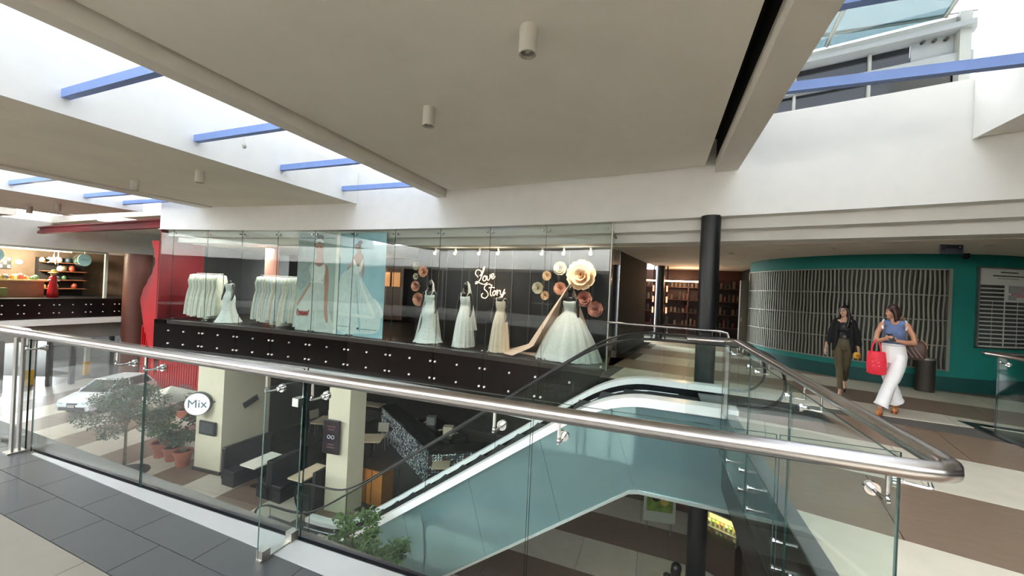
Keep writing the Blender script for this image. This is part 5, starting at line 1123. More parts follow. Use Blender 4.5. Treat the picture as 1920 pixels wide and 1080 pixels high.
    W = wm(t); p = W @ Vector((0.235*0.76, -0.19, 0.70))
    y = thing('snack_packet', 'small yellow packet held in the lowered hand of the woman in black', 'packet', p)
    m = MB(); m.lathe([(0.02, 0), (0.05, 0.01), (0.055, 0.06), (0.04, 0.11), (0.01, 0.115)], n=14, sx=1, sy=0.6); m.build('wrapper', mat('yellow_wrapper', '#d9a52c', 0.35), y, world=False, smooth=True); m = MB(); m.cbox((0, -0.03, 0.06), (0.05, 0.008, 0.03)); m.build('label_band', mat('amber_band', '#b0702a', 0.5), y, world=False)
woman_black()
# head and shoulders of a visitor on the lower floor
lp = thing('person', 'dark-haired visitor standing on the lower floor, only the head showing at the bottom edge', 'person', (0.50, 7.25, ZL), radians(160))
b = MB(); cap(b, [(0, 0, 0.95), (0, 0, 1.15), (0, 0, 1.38)], [0.14, 0.13, 0.12], 16, (1.15, 0.75)); cap(b, [(-0.15, 0, 1.38), (0.15, 0, 1.38)], [0.055, 0.055]); cap(b, [(0, 0, 1.38), (0, 0, 1.5)], [0.05, 0.048])
M = head(b, (0, 0, 1.585), 0, 0)
for q in (-1, 1): cap(b, [(q*0.19, 0, 1.37), (q*0.23, 0, 1.12), (q*0.23, -0.08, 0.9)], [0.045, 0.038, 0.026]); hand(b, (q*0.23, -0.08, 0.9), (0, -0.1, -1), (-q*0.3, -1, 0)); cap(b, [(q*0.09, 0, 0.95), (q*0.09, 0, 0.5), (q*0.09, 0, 0.09)], [0.09, 0.06, 0.04]); cap(b, [(q*0.09, 0.03, 0.05), (q*0.09, -0.14, 0.04)], [0.04, 0.035])
fig(lp, 'body', b, SKIN, 0.010, 2); face_bits(lp, M)
h = MB(); hh = MB(); hh.ball((0, 0.022, 0.036), (0.086, 0.096, 0.088), 18, 12); hh.ball((0, 0.06, -0.02), (0.086, 0.06, 0.12), 14, 8); h.add([M @ Vector(v) for v in hh.v], hh.f); fig(lp, 'hair', h, MATS['hair_black'], 0.010, 2)
h = MB(); cap(h, [(0, 0, 0.92), (0, 0, 1.15), (0, 0, 1.36)], [0.16, 0.15, 0.135], 16, (1.15, 0.8)); cap(h, [(-0.16, 0, 1.375), (0.16, 0, 1.375)], [0.068, 0.068]); fig(lp, 'shirt', h, MATS['black_top'], 0.012, 2)
h = MB(); cap(h, [(0, 0, 0.95), (0, 0, 0.88)], [0.14, 0.16], 16, (1.1, 0.8))
for q in (-1, 1): cap(h, [(q*0.09, 0, 0.88), (q*0.09, 0, 0.5), (q*0.09, 0, 0.1)], [0.10, 0.075, 0.06])
fig(lp, 'trousers', h, mat('denim', '#2c3444', 0.8), 0.012, 2)
# ================= LOWER FLOOR =================
LEAF = mat('leaf_green', '#4c6a36', 0.5, vary=0.0, noise=0.35, scale=3); LEAFD = mat('leaf_dark', '#34472a', 0.55, noise=0.4, scale=2.5); BARK = mat('bark', '#6b5d4d', 0.85, noise=0.2, scale=12)
rnd = random.Random(5)
def leaves(mb, c, rad, n, L=0.06, flat=1.0):
    for _ in range(n):
        while True:
            p = Vector((rnd.uniform(-1, 1), rnd.uniform(-1, 1), rnd.uniform(-1, 1)))
            if 0.15 < p.length < 1: break
        p = Vector((p.x*rad[0], p.y*rad[1], p.z*rad[2]))+Vector(c)
        d = Vector((rnd.uniform(-1, 1), rnd.uniform(-1, 1), rnd.uniform(-0.7, 0.4))).normalized(); s = d.cross(Vector((rnd.uniform(-.3, .3), rnd.uniform(-.3, .3), 1))).normalized(); l = L*rnd.uniform(0.7, 1.3); u_ = s.cross(d)*0.12*l
        mb.add([p, p+d*l*0.5+s*l*0.28+u_, p+d*l, p+d*l*0.5-s*l*0.28+u_], [(0, 1, 2), (0, 2, 3)])
def tree(name, lab, loc, trunk_h, blobs, n, L, m_, cat='tree', tr=0.045):
    t = thing(name, lab, cat, loc); g = MB()
    g.tube(catmull([(0, 0, 0), (0.03, 0.0, trunk_h*0.35), (-0.02, 0.02, trunk_h*0.7), (0.0, 0, trunk_h)], 3), [tr*(1-0.04*i) for i in range(10)], 8)
    for c, r in blobs:
        c = Vector(c); s0 = Vector((0, 0, trunk_h*rnd.uniform(0.6, 1.0)))
        g.tube(catmull([s0, s0.lerp(c, 0.5)+Vector((0, 0, 0.04)), c], 3), [tr*0.5, tr*0.45, tr*0.4, tr*0.3, tr*0.25, tr*0.2, tr*0.15], 5)
        for k in range(4): g.tube([s0.lerp(c, 0.6), c+Vector((rnd.uniform(-1, 1)*r[0]*0.8, rnd.uniform(-1, 1)*r[1]*0.8, rnd.uniform(-1, 1)*r[2]*0.8))], [tr*0.2, tr*0.08], 4)
    g.build('trunk', BARK, t, world=False)
    f = MB(); tot = sum(r[0]*r[1]*r[2] for c, r in blobs)
    for c, r in blobs: leaves(f, c, r, int(n*r[0]*r[1]*r[2]/tot), L)
    f.build('foliage', m_, t, world=False, kind='stuff'); return t
bl = [((rnd.uniform(-0.95, 0.95), rnd.uniform(-0.6, 0.6), 1.45+rnd.uniform(0, 1.3)), (rnd.uniform(0.3, 0.55), rnd.uniform(0.3, 0.5), rnd.uniform(0.14, 0.24))) for _ in range(22)]
t = tree('small_tree', 'slender small-leaved tree with airy crown growing from a dark pit on the lower floor', (-15.25, 6.85, ZL), 1.9, bl, 6500, 0.085, LEAFD)
MB().cyl((0, 0, 0), 0.62, 0.015, 24).build('planting_pit', mat('soil', '#2d2925', 0.95, noise=0.3, scale=8), t, world=False)
bl = [((rnd.uniform(-0.62, 0.62), rnd.uniform(-0.4, 0.4), 1.42+rnd.uniform(0, 0.62)), (rnd.uniform(0.12, 0.24), rnd.uniform(0.12, 0.22), rnd.uniform(0.07, 0.13))) for _ in range(24)]
tree('potted_tree', 'bright leafy shrub-like tree in front of the teal escalator side', (-4.5, 5.25, ZL), 1.45, bl, 2600, 0.085, LEAF, 'plant', 0.03)
TERR = mat('terracotta', '#a55f45', 0.7, noise=0.12, scale=8)
def pot(lab, x, y, r, h, m_, bl_, n, L, kind='potted_plant'):
    t = thing(kind, lab, 'plant', (x, y, ZL))
    MB().lathe([(r*0.68, 0), (r*0.95, h*0.82), (r*1.08, h*0.84), (r*1.08, h), (r*0.95, h), (r*0.9, h*0.9)], n=24).build('pot', TERR, t, world=False, auto=True)
    MB().cyl((0, 0, h*0.86), r*0.9, 0.02, 18).build('soil', MATS['soil'], t, world=False)
    g = MB(); f = MB()
    for c, rr in bl_: g.tube([(0, 0, h*0.8), (c[0]*0.5, c[1]*0.5, h+c[2]*0.4), (c[0], c[1], h+c[2])], [0.015, 0.01, 0.006], 5); leaves(f, (c[0], c[1], h+c[2]), rr, n//len(bl_), L)
    g.build('stem', BARK, t, world=False); f.build('foliage', m_, t, world=False, kind='stuff')
def bls(w_, h0, h1, k, r=0.2): return [((rnd.uniform(-w_, w_), rnd.uniform(-w_, w_), rnd.uniform(h0, h1)), (r, r, r*0.8)) for _ in range(k)]
pot('potted plant with bright green leaves, leftmost of the clay pots by the cream pillar', -15.65, 8.0, 0.27, 0.5, LEAF, bls(0.3, 0.3, 0.95, 8), 420, 0.16)
pot('dark low plant in the middle clay pot by the cream pillar', -15.0, 8.0, 0.26, 0.46, LEAFD, bls(0.3, 0.1, 0.5, 6), 500, 0.12)
pot('grey-green bushy plant in the clay pot nearest the cream pillar', -14.3, 7.92, 0.25, 0.5, LEAFD, bls(0.28, 0.1, 0.6, 6), 500, 0.10)
pot('tall spreading plant in a clay pot behind the front row, beside the umbrella', -14.6, 8.75, 0.25, 0.5, LEAFD, bls(0.45, 0.6, 1.5, 9, 0.25), 700, 0.14)
pot('dark bushy shrub by the red ribbed wall', -19.2, 10.6, 0.3, 0.35, mat('leaf_blue', '#3e4f4a', 0.6, noise=0.3, scale=4), bls(0.15, 0.2, 1.1, 6, 0.28), 900, 0.08)
# umbrella
um = thing('patio_umbrella', 'square cream fabric umbrella on a grey pole above the potted plants', 'umbrella', (-16.3, 8.55, ZL))
MB().cyl((0, 0, 0), 0.03, 2.17, 10).build('pole', STEEL_D, um, world=False); MB().cyl((0, 0, 0), 0.3, 0.06, 20).build('base', BLACKM, um, world=False)
W_ = 0.95; top = (0, 0, 2.2); cs = [(-W_, -W_*0.6, 1.7), (W_, -W_*0.9, 1.85), (W_, W_*0.8, 1.85), (-W_, W_*0.8, 1.7)]
CNV = mat('umbrella_canvas', '#d5d1c2', 0.8, noise=0.04, scale=6)
for i in range(4):
    a, b_ = cs[i], cs[(i+1) % 4]; m = MB(); m.add([top, a, b_, (0, 0, 2.18), (a[0], a[1], a[2]-0.02), (b_[0], b_[1], b_[2]-0.02)], [(0, 1, 2), (5, 4, 3), (1, 4, 5, 2), (0, 3, 4, 1), (0, 2, 5, 3)]); m.build('canopy_panel', CNV, um, world=False)
    MB().tube([(0, 0, 2.16), (a[0], a[1], a[2]-0.03)], 0.014, 6).build('rib', STEEL_D, um, world=False); MB().tube([(0, 0, 1.7), (a[0]*0.5, a[1]*0.5, (a[2]+2.16)/2-0.05)], 0.012, 6).build('strut', STEEL_D, um, world=False)
# round sign "Mix"
ms = thing('round_sign', 'round white projecting sign reading Mix on the broad cream pillar', 'sign', (-13.30, 7.72, -2.42), radians(35))
SW = mat('sign_white', '#e9efef', 0.35, emit=0.01, emcol='#e9efef'); SE = mat('sign_rim', '#33383a', 0.4)
m = MB(); m.tube([(0, -0.07, 0), (0, 0.07, 0)], 0.36, 36); m.build('rim', SE, ms, world=False, auto=True)
m = MB(); m.tube([(0, -0.078, 0), (0, -0.0705, 0)], 0.34, 36); m.build('sign_face', SW, ms, world=False)
text('Mix', 0.36, mat('sign_letter', '#3f5a66', 0.5), ms, (0, -0.082, 0), (radians(90), 0, 0))
MB().tube([(0.34, 0, 0.04), (0.62, 0.10, 0.04)], 0.025, 6).build('arm', SE, ms, world=False); MB().cbox((0.62, 0.13, 0.04), (0.06, 0.04, 0.22), 0).build('wall_plate', SE, ms, world=False)
sc2 = thing('wall_screen', 'dark rectangular menu screen on the front of the broad cream pillar', 'screen', (-13.12, 7.93, -3.22), radians(5))
MB().cbox((0, -0.02, 0), (0.66, 0.06, 0.42)).build('screen_case', BLACKM, sc2, world=False); MB().cbox((0, -0.053, 0), (0.60, 0.006, 0.36)).build('screen_glass', mat('screen_grey', '#32363a', 0.3), sc2, world=False)
for i in range(5): MB().cbox((0, -0.058, 0.12-i*0.06), (0.5, 0.004, 0.012)).build('printed_line', mat('faint_print', '#5d6366', 0.5), sc2, world=False)
mb_ = thing('menu_board', 'dark upright menu board with round pale emblem on the narrow cream pillar', 'sign', (-8.06, 7.97, -2.58), radians(7))
MB().cbox((0, -0.03, 0), (0.52, 0.05, 0.92)).build('board', mat('board_plum', '#231c22', 0.4), mb_, world=False, bevel=0.02)
for q in (-1, 1): MB().tube([(q*0.06+0.045*cos(a), -0.06, 0.0+0.045*sin(a)) for a in [2*pi*i/14 for i in range(15)]], 0.009, 6, cap=False).build('emblem_ring', mat('emblem_pale', '#9aa0a6', 0.5), mb_, world=False)
for z, w_ in ((0.28, 0.26), (0.20, 0.2), (-0.2, 0.18), (-0.28, 0.24)): MB().cbox((0, -0.058, z), (w_, 0.004, 0.03)).build('printed_line', mat('plum_print', '#5c3a40', 0.5), mb_, world=False)
ps = thing('small_plaque', 'small dark tilted sign on the shaded side of the broad cream pillar', 'sign', (-12.62, 8.9, -2.55), 0)
MB().cbox((0, 0, 0), (0.04, 0.5, 0.2), 0, 0.4).build('plate', SE, ps, world=False)
# booths and tables
LTH = mat('black_leatherette', '#0b0c0e', 0.6, noise=0.1, scale=8); TT = mat('pale_table_top', '#d9d5c6', 0.35, noise=0.03, scale=4); TT2 = mat('birch_table_top', '#c2b093', 0.4, noise=0.08, scale=4)
def table(lab, x, y, L, Wd, rz, m_, g_='restaurant tables'):
    t = thing('dining_table', lab, 'table', (x, y, ZL), rz, g_)
    m = MB(); m.cbox((0, 0, 0.74), (L, Wd, 0.04)); m.build('table_top', m_, t, world=False, bevel=0.006)
    MB().tube([(0, 0, 0.02), (0, 0, 0.72)], 0.04, 10).build('pedestal', BLACKM, t, world=False); MB().cbox((0, 0, 0.01), (0.45, 0.45, 0.02)).build('foot_plate', BLACKM, t, world=False)
table('white oblong table between the black booths beside the broad cream pillar', -10.95, 8.2, 0.60, 1.0, 0.02, TT)
table('birch oblong table between the booths and the narrow cream pillar', -9.12, 8.25, 0.52, 1.0, 0.02, TT2)
table('square table in the dim restaurant behind the booths, left of the narrow pillar', -12.0, 11.6, 0.9, 0.9, 0.3, TT2)
table('square birch table right of the narrow cream pillar, before the mosaic counter', -9.3, 11.0, 0.75, 0.75, 0.45, TT2)
table('small square table at the foot of the mosaic counter', -6.05, 10.35, 0.55, 0.55, 0.45, TT2)
table('small pale table at the right end of the mosaic counter', -4.3, 10.7, 0.55, 0.55, 0.45, TT2)
table('long birch table against the dark restaurant wall', -12.3, 14.0, 1.8, 0.55, 0.1, TT2)
def booth(lab, x, y, rz, L=1.3):
    t = thing('booth_seat', lab, 'seat', (x, y, ZL), rz, 'black booth seats')
    MB().cbox((0, 0, 0.16), (0.52, L, 0.32)).build('plinth', BLACKM, t, world=False); m = MB(); m.cbox((0, 0, 0.39), (0.56, L, 0.14)); m.build('seat_cushion', LTH, t, world=False, bevel=0.03)
    m = MB(); m.cbox((-0.26, 0, 0.62), (0.14, L, 0.95)); m.build('backrest', LTH, t, world=False, bevel=0.03)
booth('black booth seat against the broad cream pillar side, left of the white table', -11.75, 8.45, 0.0, 1.5); booth('black booth seat right of the white table, its back to the next booth', -10.25, 8.3, pi, 1.2); booth('black booth seat left of the birch table', -9.82, 8.3, 0, 1.2); booth('black booth seat against the narrow cream pillar', -8.66, 8.35, pi, 1.2)
def chair(lab, x, y, rz):
    t = thing('cafe_chair', lab, 'chair', (x, y, ZL), rz, 'restaurant chairs'); CW = mat('chair_shell', '#8d8778', 0.5)
    m = MB(); m.cbox((0, 0, 0.45), (0.42, 0.42, 0.03)); m.build('seat', CW, t, world=False, bevel=0.01); m = MB(); m.cbox((0, 0.2, 0.72), (0.40, 0.025, 0.34), 0, -0.12); m.build('backrest', CW, t, world=False, bevel=0.01)
    for sx in (-1, 1):
        for sy in (-1, 1): MB().tube([(sx*0.17, sy*0.17, 0.44), (sx*0.2, sy*0.2, 0)], 0.012, 6).build('leg', STEEL_D, t, world=False)
chair('pale cafe chair at the left end of the long birch table', -13.4, 13.3, 0.3); chair('pale cafe chair before the middle of the long birch table', -12.0, 13.2, -0.2); chair('pale cafe chair beside the square table behind the booths', -12.9, 11.9, 1.4); chair('pale cafe chair behind the square birch table by the counter', -9.6, 11.9, 0.4)
ob = thing('wooden_cabinet', 'orange-brown wooden cabinet just behind the narrow cream pillar', 'cabinet', (-7.45, 9.0, ZL))
m = MB(); m.cbox((0, 0, 0.5), (0.95, 0.5, 1.0)); m.build('carcass', mat('orange_wood', '#a8682c', 0.45, noise=0.12, scale=4, stretch=(1, 1, 6)), ob, world=False); m = MB(); m.cbox((0, 0, 1.01), (1.0, 0.55, 0.03)); m.build('top_board', mat('dark_board', '#3a2c20', 0.4), ob, world=False); MB().cbox((0.12, -0.256, 0.5), (0.015, 0.012, 0.92)).build('door_gap', MATS['dark_board'], ob, world=False)
# mosaic fronted bar counter
mc = thing('bar_counter', 'long bar counter faced with shimmering grey leaf-like mosaic in the dim restaurant', 'counter', (-8.0, 11.2, ZL))
A = Vector((-10.6, 13.1, 0)); B = Vector((-6.5, 10.35, 0)); C_ = Vector((-3.9, 12.0, 0)); ud = (B-A).normalized(); nd = Vector((-ud.y, ud.x, 0))
def slabq(P, Q, z0, z1, th, m_, name):
    d = (Q-P).normalized(); n = Vector((-d.y, d.x, 0)); MB().slab(P+Vector((0, 0, z0)), Q+Vector((0, 0, z0)), Q+Vector((0, 0, z1)), P+Vector((0, 0, z1)), th, n).build(name, m_, mc)
CTP = mat('counter_top_black', '#17181a', 0.25)
slabq(A, B, ZL, ZL+1.08, 0.5, BLACKM, 'carcass'); slabq(A-ud*0.05, B+ud*0.05, ZL+1.08, ZL+1.13, 0.6, CTP, 'counter_top'); slabq(B, C_, ZL, ZL+1.0, 0.45, BLACKM, 'carcass'); slabq(B, C_, ZL+1.0, ZL+1.05, 0.55, CTP, 'counter_top')
mo = MB(); cols = [mat('mosaic_'+n, c, 0.25) for n, c in (('silver', '#d5dcde'), ('grey', '#9ba6aa'), ('slate', '#545e63'), ('white', '#f2f6f5'), ('rust', '#7a4e44'))]
for P, Q, H_ in ((A, B, 1.06), (B, C_, 0.98)):
    d = (Q-P); Lq = d.length; d.normalize(); n = Vector((d.y, -d.x, 0)); nu = int(Lq/0.085); nv = int(H_/0.075)
    for i in range(nu):
        for j in range(nv):
            c = P+d*(0.085*(i+0.5))+Vector((0, 0, ZL+0.075*(j+0.5)))+n*0.012; l = 0.058; an = rnd.uniform(-0.9, 0.2)+(pi/2 if (i+j) % 2 else 0.5)
            e1 = d*cos(an)+Vector((0, 0, 1))*sin(an); e2 = d*-sin(an)+Vector((0, 0, 1))*cos(an); tl = n*rnd.uniform(0.0, 0.03)
            mo.cur = rnd.choices(range(5), ([4, 4, 3, 3, 0.3] if P is A else [2, 3, 4, 1, 2]))[0]; mo.add([c-e1*l, c-e2*l*0.4+tl, c+e1*l, c+e2*l*0.4+tl], [(0, 1, 2, 3)])
mo.build('mosaic_facing', cols, mc, kind='stuff')
for (x, y, lab, c) in ((-6.9, 12.2, 'cream box standing on the dark worktop behind the counter', '#b5ad93'), (-8.0, 12.8, 'grey box on the dark worktop behind the counter', '#6f7474')):
    o = thing('storage_box', lab, 'box', (x, y, ZL+0.9)); MB().cbox((0, 0, 0.14), (0.32, 0.26, 0.28), 0.3).build('box_body', mat('box'+c, c, 0.6), o, world=False); MB().cbox((0, 0, 0.29), (0.34, 0.28, 0.03), 0.3).build('lid', mat('box'+c, c, 0.6), o, world=False)
wt_ = thing('work_table', 'dark worktop with papers behind the mosaic counter', 'counter', (-7.5, 12.7, ZL)); m = MB(); m.cbox((0, 0, 0.45), (2.4, 0.7, 0.88), -0.5); m.build('cabinet_body', BLACKM, wt_, world=False); m = MB(); m.cbox((0, 0, 0.892), (2.45, 0.75, 0.015), -0.5); m.build('counter_top', CTP, wt_, world=False)
for i, (x, y, r_) in enumerate(((-8.3, 12.95, 0.2), (-7.3, 12.5, -0.7), (-6.75, 12.35, -0.4))): setp(MB().cbox((x, y, ZL+0.905), (0.14, 0.36, 0.008), r_).build('paper_menu', mat('paper', '#a9a593', 0.7)), ('pale menu sheet at the far end of the dark worktop', 'pale menu sheet in the middle of the dark worktop', 'pale menu sheet at the near end of the dark worktop')[i], 'menu')
# lower right: kiosk with lit case
kc = thing('display_case', 'slanted glass display case glowing yellow-green with food at the lower floor kiosk', 'display case', (1.57, 9.98, ZL), radians(-27)); kc.scale = (0.55, 0.85, 1)
m = MB(); m.cbox((0, 0.1, 0.40), (1.3, 0.6, 0.80)); m.build('base_cabinet', mat('kiosk_brown', '#3a2318', 0.4), kc, world=False)
m = MB(); m.cbox((0, 0.12, 1.0), (1.3, 0.5, 0.03)); m.build('shelf', STEEL_D, kc, world=False); m = MB(); m.cbox((0, 0.36, 1.08), (1.3, 0.03, 0.55)); m.build('back_panel', mat('case_back', '#cfc890', 0.6, emit=0.06, emcol='#d8d080'), kc, world=False)
m = MB(); m.cbox((0, 0.12, 1.34), (1.3, 0.45, 0.03)); m.build('lid', STEEL_D, kc, world=False); m = MB(); m.cbox((0, 0.0, 1.31), (1.2, 0.05, 0.02)); m.build('lamp_tube', mat('case_tube', '#fff4c0', 0.5, emit=3.0), kc, world=False)
MB().slab((-0.65, -0.22, 0.82), (0.65, -0.22, 0.82), (0.65, -0.08, 1.33), (-0.65, -0.08, 1.33), 0.01, (0, 1, 0)).build('glass_front', GLS, kc, world=False)
for x in (-0.655, 0.655): m = MB(); m.cbox((x, 0.08, 1.08), (0.02, 0.5, 0.54)); m.build('end_frame', STEEL_D, kc, world=False)
for z in (0.82, 1.03):
    for i in range(7):
        o = MB(); o.ball((0, 0, 0), (0.04, 0.07, 0.045), 10, 6); c = ('#c9a24a', '#8fa84a', '#d8c890', '#b86a3a')[(i*3+int(z*10)) % 4]
        q = o.build('pastry', mat('food'+c, c, 0.6), None, smooth=True); p = wm(kc) @ Vector(((-0.52+i*0.17)*0.55, 0.07, z+0.04)); q.location = p; setp(q, 'small food item lying in the glowing kiosk display case', 'food', 'food in the display case')
kb = thing('kiosk_counter', 'low dark red-brown counter running right from the glowing display case', 'counter', (3.3, 9.1, ZL)); m = MB(); m.prism([(2.05, 9.45), (4.5, 8.1), (4.9, 8.7), (2.4, 10.1)], ZL, ZL+0.55); m.build('counter_body', mat('kiosk_red', '#4a2a1c', 0.5), kb); m = MB(); m.prism([(2.0, 9.43), (4.5, 8.05), (4.95, 8.72), (2.4, 10.15)], ZL+0.55, ZL+0.6); m.build('counter_top', mat('kiosk_top', '#6b4630', 0.4), kb)
po = thing('hanging_poster', 'white framed poster with green and yellow picture hanging by the lower kiosk', 'poster', (0.27, 10.9, ZL+0.45), radians(10))
m = MB(); m.cbox((0, 0, 0.35), (0.80, 0.03, 0.95)); m.build('poster_board', mat('poster_white', '#aab0a4', 0.5), po, world=False); m = MB(); m.cbox((0, -0.018, 0.45), (0.66, 0.004, 0.6)); m.build('picture', mat('poster_green', '#6f8a3a', 0.5, noise=0.5, scale=5), po, world=False)
for x, z, c in ((-0.1, 0.5, '#2f2a22'), (0.12, 0.42, '#b9a84a'), (0.18, 0.6, '#7a3a2a')): m = MB(); m.tube([(x, -0.021, z), (x, -0.024, z)], 0.1, 12); m.build('picture_shape', mat('ps'+c, c, 0.5), po, world=False)
for x in (-0.3, 0.3): MB().tube([(x, 0, -0.45), (x, 0, -0.1)], 0.015, 6).build('leg', STEEL_D, po, world=False)
dc = thing('display_cabinet', 'dark wooden cabinet standing between the poster and the black column downstairs', 'cabinet', (0.95, 12.6, ZL)); m = MB(); m.cbox((0, 0, 0.7), (0.7, 0.5, 1.4)); m.build('carcass', RB, dc, world=False)
for z in (0.35, 0.8, 1.2): m = MB(); m.cbox((0, -0.255, z), (0.6, 0.02, 0.34)); m.build('door', mat('cab_door', '#59301f', 0.5), dc, world=False)
wb = thing('pale_box', 'low white box standing at the foot of the escalator', 'box', (-7.25, 6.5, ZL)); m = MB(); m.cbox((0, -0.05, 0.16), (1.4, 0.32, 0.32)); m.build('box_body', KERBW, wb, world=False, bevel=0.01); m = MB(); m.cbox((0, -0.05, 0.325), (1.46, 0.38, 0.02)); m.build('lid', KERBW, wb, world=False, bevel=0.005)  # plain white box in place of an unidentified pale patch
# red ribbed wall downstairs
rw = thing('ribbed_wall', 'red ribbed metal wall behind the potted plants on the lower floor', 'wall panel', (-19, 12, ZL))
MB().box(-27.0, -14.3, 12.6, 12.7, ZL, -1.35).build('backing', REDD, rw)
rib = MB().box(-0.05, 0.05, -0.06, 0.0, 0, 3.1).mesh('rib', RED)
for i in range(63): o = newobj('rib', rib, rw); o.location = wm(rw).inverted() @ Vector((-26.8+i*0.2, 12.6, ZL+0.1))
MB().box(-27, -14.3, 12.48, 12.54, ZL+1.9, ZL+1.95).build('rail', mat('red_rail', '#e05a50', 0.4), rw)
# ================= FAR SIDE (LEFT) =================
FX = -29.6
struct('floor', MB().box(FX-12, FX, 3.0, 20, -1.06, 0), BLACKM); struct('trim_40', MB().box(FX, FX+0.5, 3.0, 12.8, -1.35, -1.06), WHITE)
fc = thing('slab_cladding', 'long black studded cladding band of the walkway on the far side, left', 'cladding', (FX, 8, -1.06))
for i in range(8):
    y = 4.2+i*1.2
    MB().box(FX-0.01, FX+0.03, y+0.006, y+1.194, -1.04, -0.02).build('cladding_panel', BLACKP, fc)
    for dy in (0.1, 0.6, 1.1):
        for z in (-0.33, -0.75): MB().tube([(FX+0.03, y+dy, z), (FX+0.06, y+dy, z)], 0.03, 8).build('stud', MATS['stud_metal'], fc)
struct('wall_far_side', MB().box(FX-6, FX-0.3, 3.0, 15, 2.75, 4.0), WHITE); struct('wall_far_shop_back', MB().box(FX-4, FX-3.9, 3, 15, 0, 2.75), mat('shop_back', '#5c4b3c', 0.7, noise=0.2, scale=2)); struct('ceiling', MB().box(FX-6, FX-0.3, 3, 15, 2.62, 2.75), CEIL)
fw = thing('shop_window', 'wide clear window of the gift shop on the far side walkway', 'shop window', (FX, 8, 0))
for i in range(4): pane(fw, 'glass_pane', (FX-0.35, 4.6+i*1.9+0.01), (FX-0.35, 6.5+i*1.9-0.01), 0.02, 2.62, 0.012, SHOPG)
for y in (4.6, 6.5, 12.2): MB().box(FX-0.42, FX-0.28, y-0.06, y+0.06, 0, 2.62).build('frame_post', mat('pale_frame', '#a9aba2', 0.5), fw)
MB().box(FX-0.42, FX-0.28, 4.6, 12.2, 2.55, 2.66).build('head_rail', MATS['pale_frame'], fw)
OV = mat('oval_sign_blue', '#9cc4bf', 0.5)
for y, l in ((11.2, 'pale blue oval sign at the right end of the gift shop window'), (8.15, 'pale blue oval sign at the left end of the gift shop window')):
    o = thing('oval_sign', l, 'sign', (FX-0.1, y, 2.12)); m = MB(); m.tube([(0.0, 0, 0), (0.05, 0, 0)], 0.34, 24, ell=(0.8, 1)); m.build('sign_face', OV, o, world=False); MB().tube([(0.02, 0, 0.3), (0.02, 0, 0.5)], 0.01, 5).build('hanger', STEEL_D, o, world=False)
    MB().tube(catmull([(0.055, -0.15, -0.02), (0.055, -0.05, 0.06), (0.055, 0.05, -0.02), (0.055, 0.16, 0.04)], 4), 0.012, 5).build('script_line', mat('oval_script', '#6a9490', 0.5), o, world=False)
# goods in the gift shop
def simple(name, lab, cat, parts, grp=None, loc=(0, 0, 0)):
    t = thing(name, lab, cat, loc, 0, grp)
    for nm, mb, m_ in parts: mb.build(nm, m_, t)
    return t
BRW = mat('brown_furniture', '#7a4a30', 0.6, noise=0.1, scale=5); TANM = mat('tan_box', '#b59a6a', 0.6)
simple('shop_counter', 'long brown counter in the middle of the gift shop', 'counter', [('counter_body', MB().box(FX-2.0, FX-1.4, 8.6, 10.2, 0, 0.85), BRW), ('counter_top', MB().box(FX-2.1, FX-1.35, 8.5, 10.3, 0.85, 0.93), TANM)], loc=(FX-1.7, 9.4, 0))
simple('shelf_unit', 'dark shelf unit of small goods at the right of the gift shop', 'shelving', [('carcass', MB().box(FX-3.8, FX-3.3, 10.6, 12.4, 0, 2.2), DARK)]+[('shelf', MB().box(FX-3.3, FX-2.9, 10.6, 12.4, z, z+0.04), BRW) for z in (0.4, 0.9, 1.4, 1.9)], loc=(FX-3.4, 11.5, 0))
simple('armchair', 'olive armchair at the left of the gift shop window', 'chair', [('seat', MB().box(FX-1.6, FX-0.8, 7.9, 8.8, 0.1, 0.5), mat('olive_fabric', '#6d6a36', 0.8)), ('backrest', MB().box(FX-1.8, FX-1.5, 7.9, 8.8, 0.1, 1.1), mat('olive_fabric', '#6d6a36', 0.8)), ('armrest', MB().box(FX-1.6, FX-0.8, 7.8, 7.95, 0.1, 0.7), mat('olive_fabric', '#6d6a36', 0.8))], loc=(FX-1.2, 8.3, 0))
dl = thing('doll_figure', 'red-dressed display figure with a yellow hat in the gift shop window', 'figure', (FX-0.9, 10.35, 0)); MB().lathe([(0.22, 0), (0.2, 0.3), (0.14, 0.8), (0.16, 1.1), (0.06, 1.2)], n=16).build('dress', RED, dl, world=False, smooth=True); MB().ball((0, 0, 1.28), 0.12, 12, 8).build('head', SKIN, dl, world=False, smooth=True); MB().lathe([(0.2, 1.34), (0.19, 1.36), (0.1, 1.38), (0.08, 1.5), (0.01, 1.52)], n=16).build('hat', mat('straw', '#c8a85a', 0.8), dl, world=False); MB().tube([(0.05, -0.2, 0.9), (0.05, 0, 1.08), (0.05, 0.2, 0.9)], 0.05, 8).build('sleeve', mat('white_cloth', '#d9d2c8', 0.8), dl, world=False)
gcol = ['#c9b48a', '#3c5a44', '#8a3a2a', '#d0d0c8', '#5a5040', '#b0723a', '#2f3c4a']
for i in range(34):
    y = 8.6+rnd.random()*3.7; zq = rnd.choice([0.44, 0.94, 1.44, 1.94]) if y > 10.6 else 0.93; x = FX-3.1 if y > 10.6 else FX-1.7
    if y <= 10.6 and y > 10.15: continue
    s = rnd.uniform(0.08, 0.16); m = MB(); m.lathe([(s*0.6, 0), (s, s*0.5), (s*0.8, s*1.6), (s*0.3, s*2.1), (0.01, s*2.15)], n=10)
    o = m.build('ornament', mat('orn%d' % (i % 7), gcol[i % 7], 0.4), None, smooth=True); o.location = (x, y, zq); setp(o, 'small ornament among the goods of the far gift shop', 'ornament', 'ornaments in the gift shop')
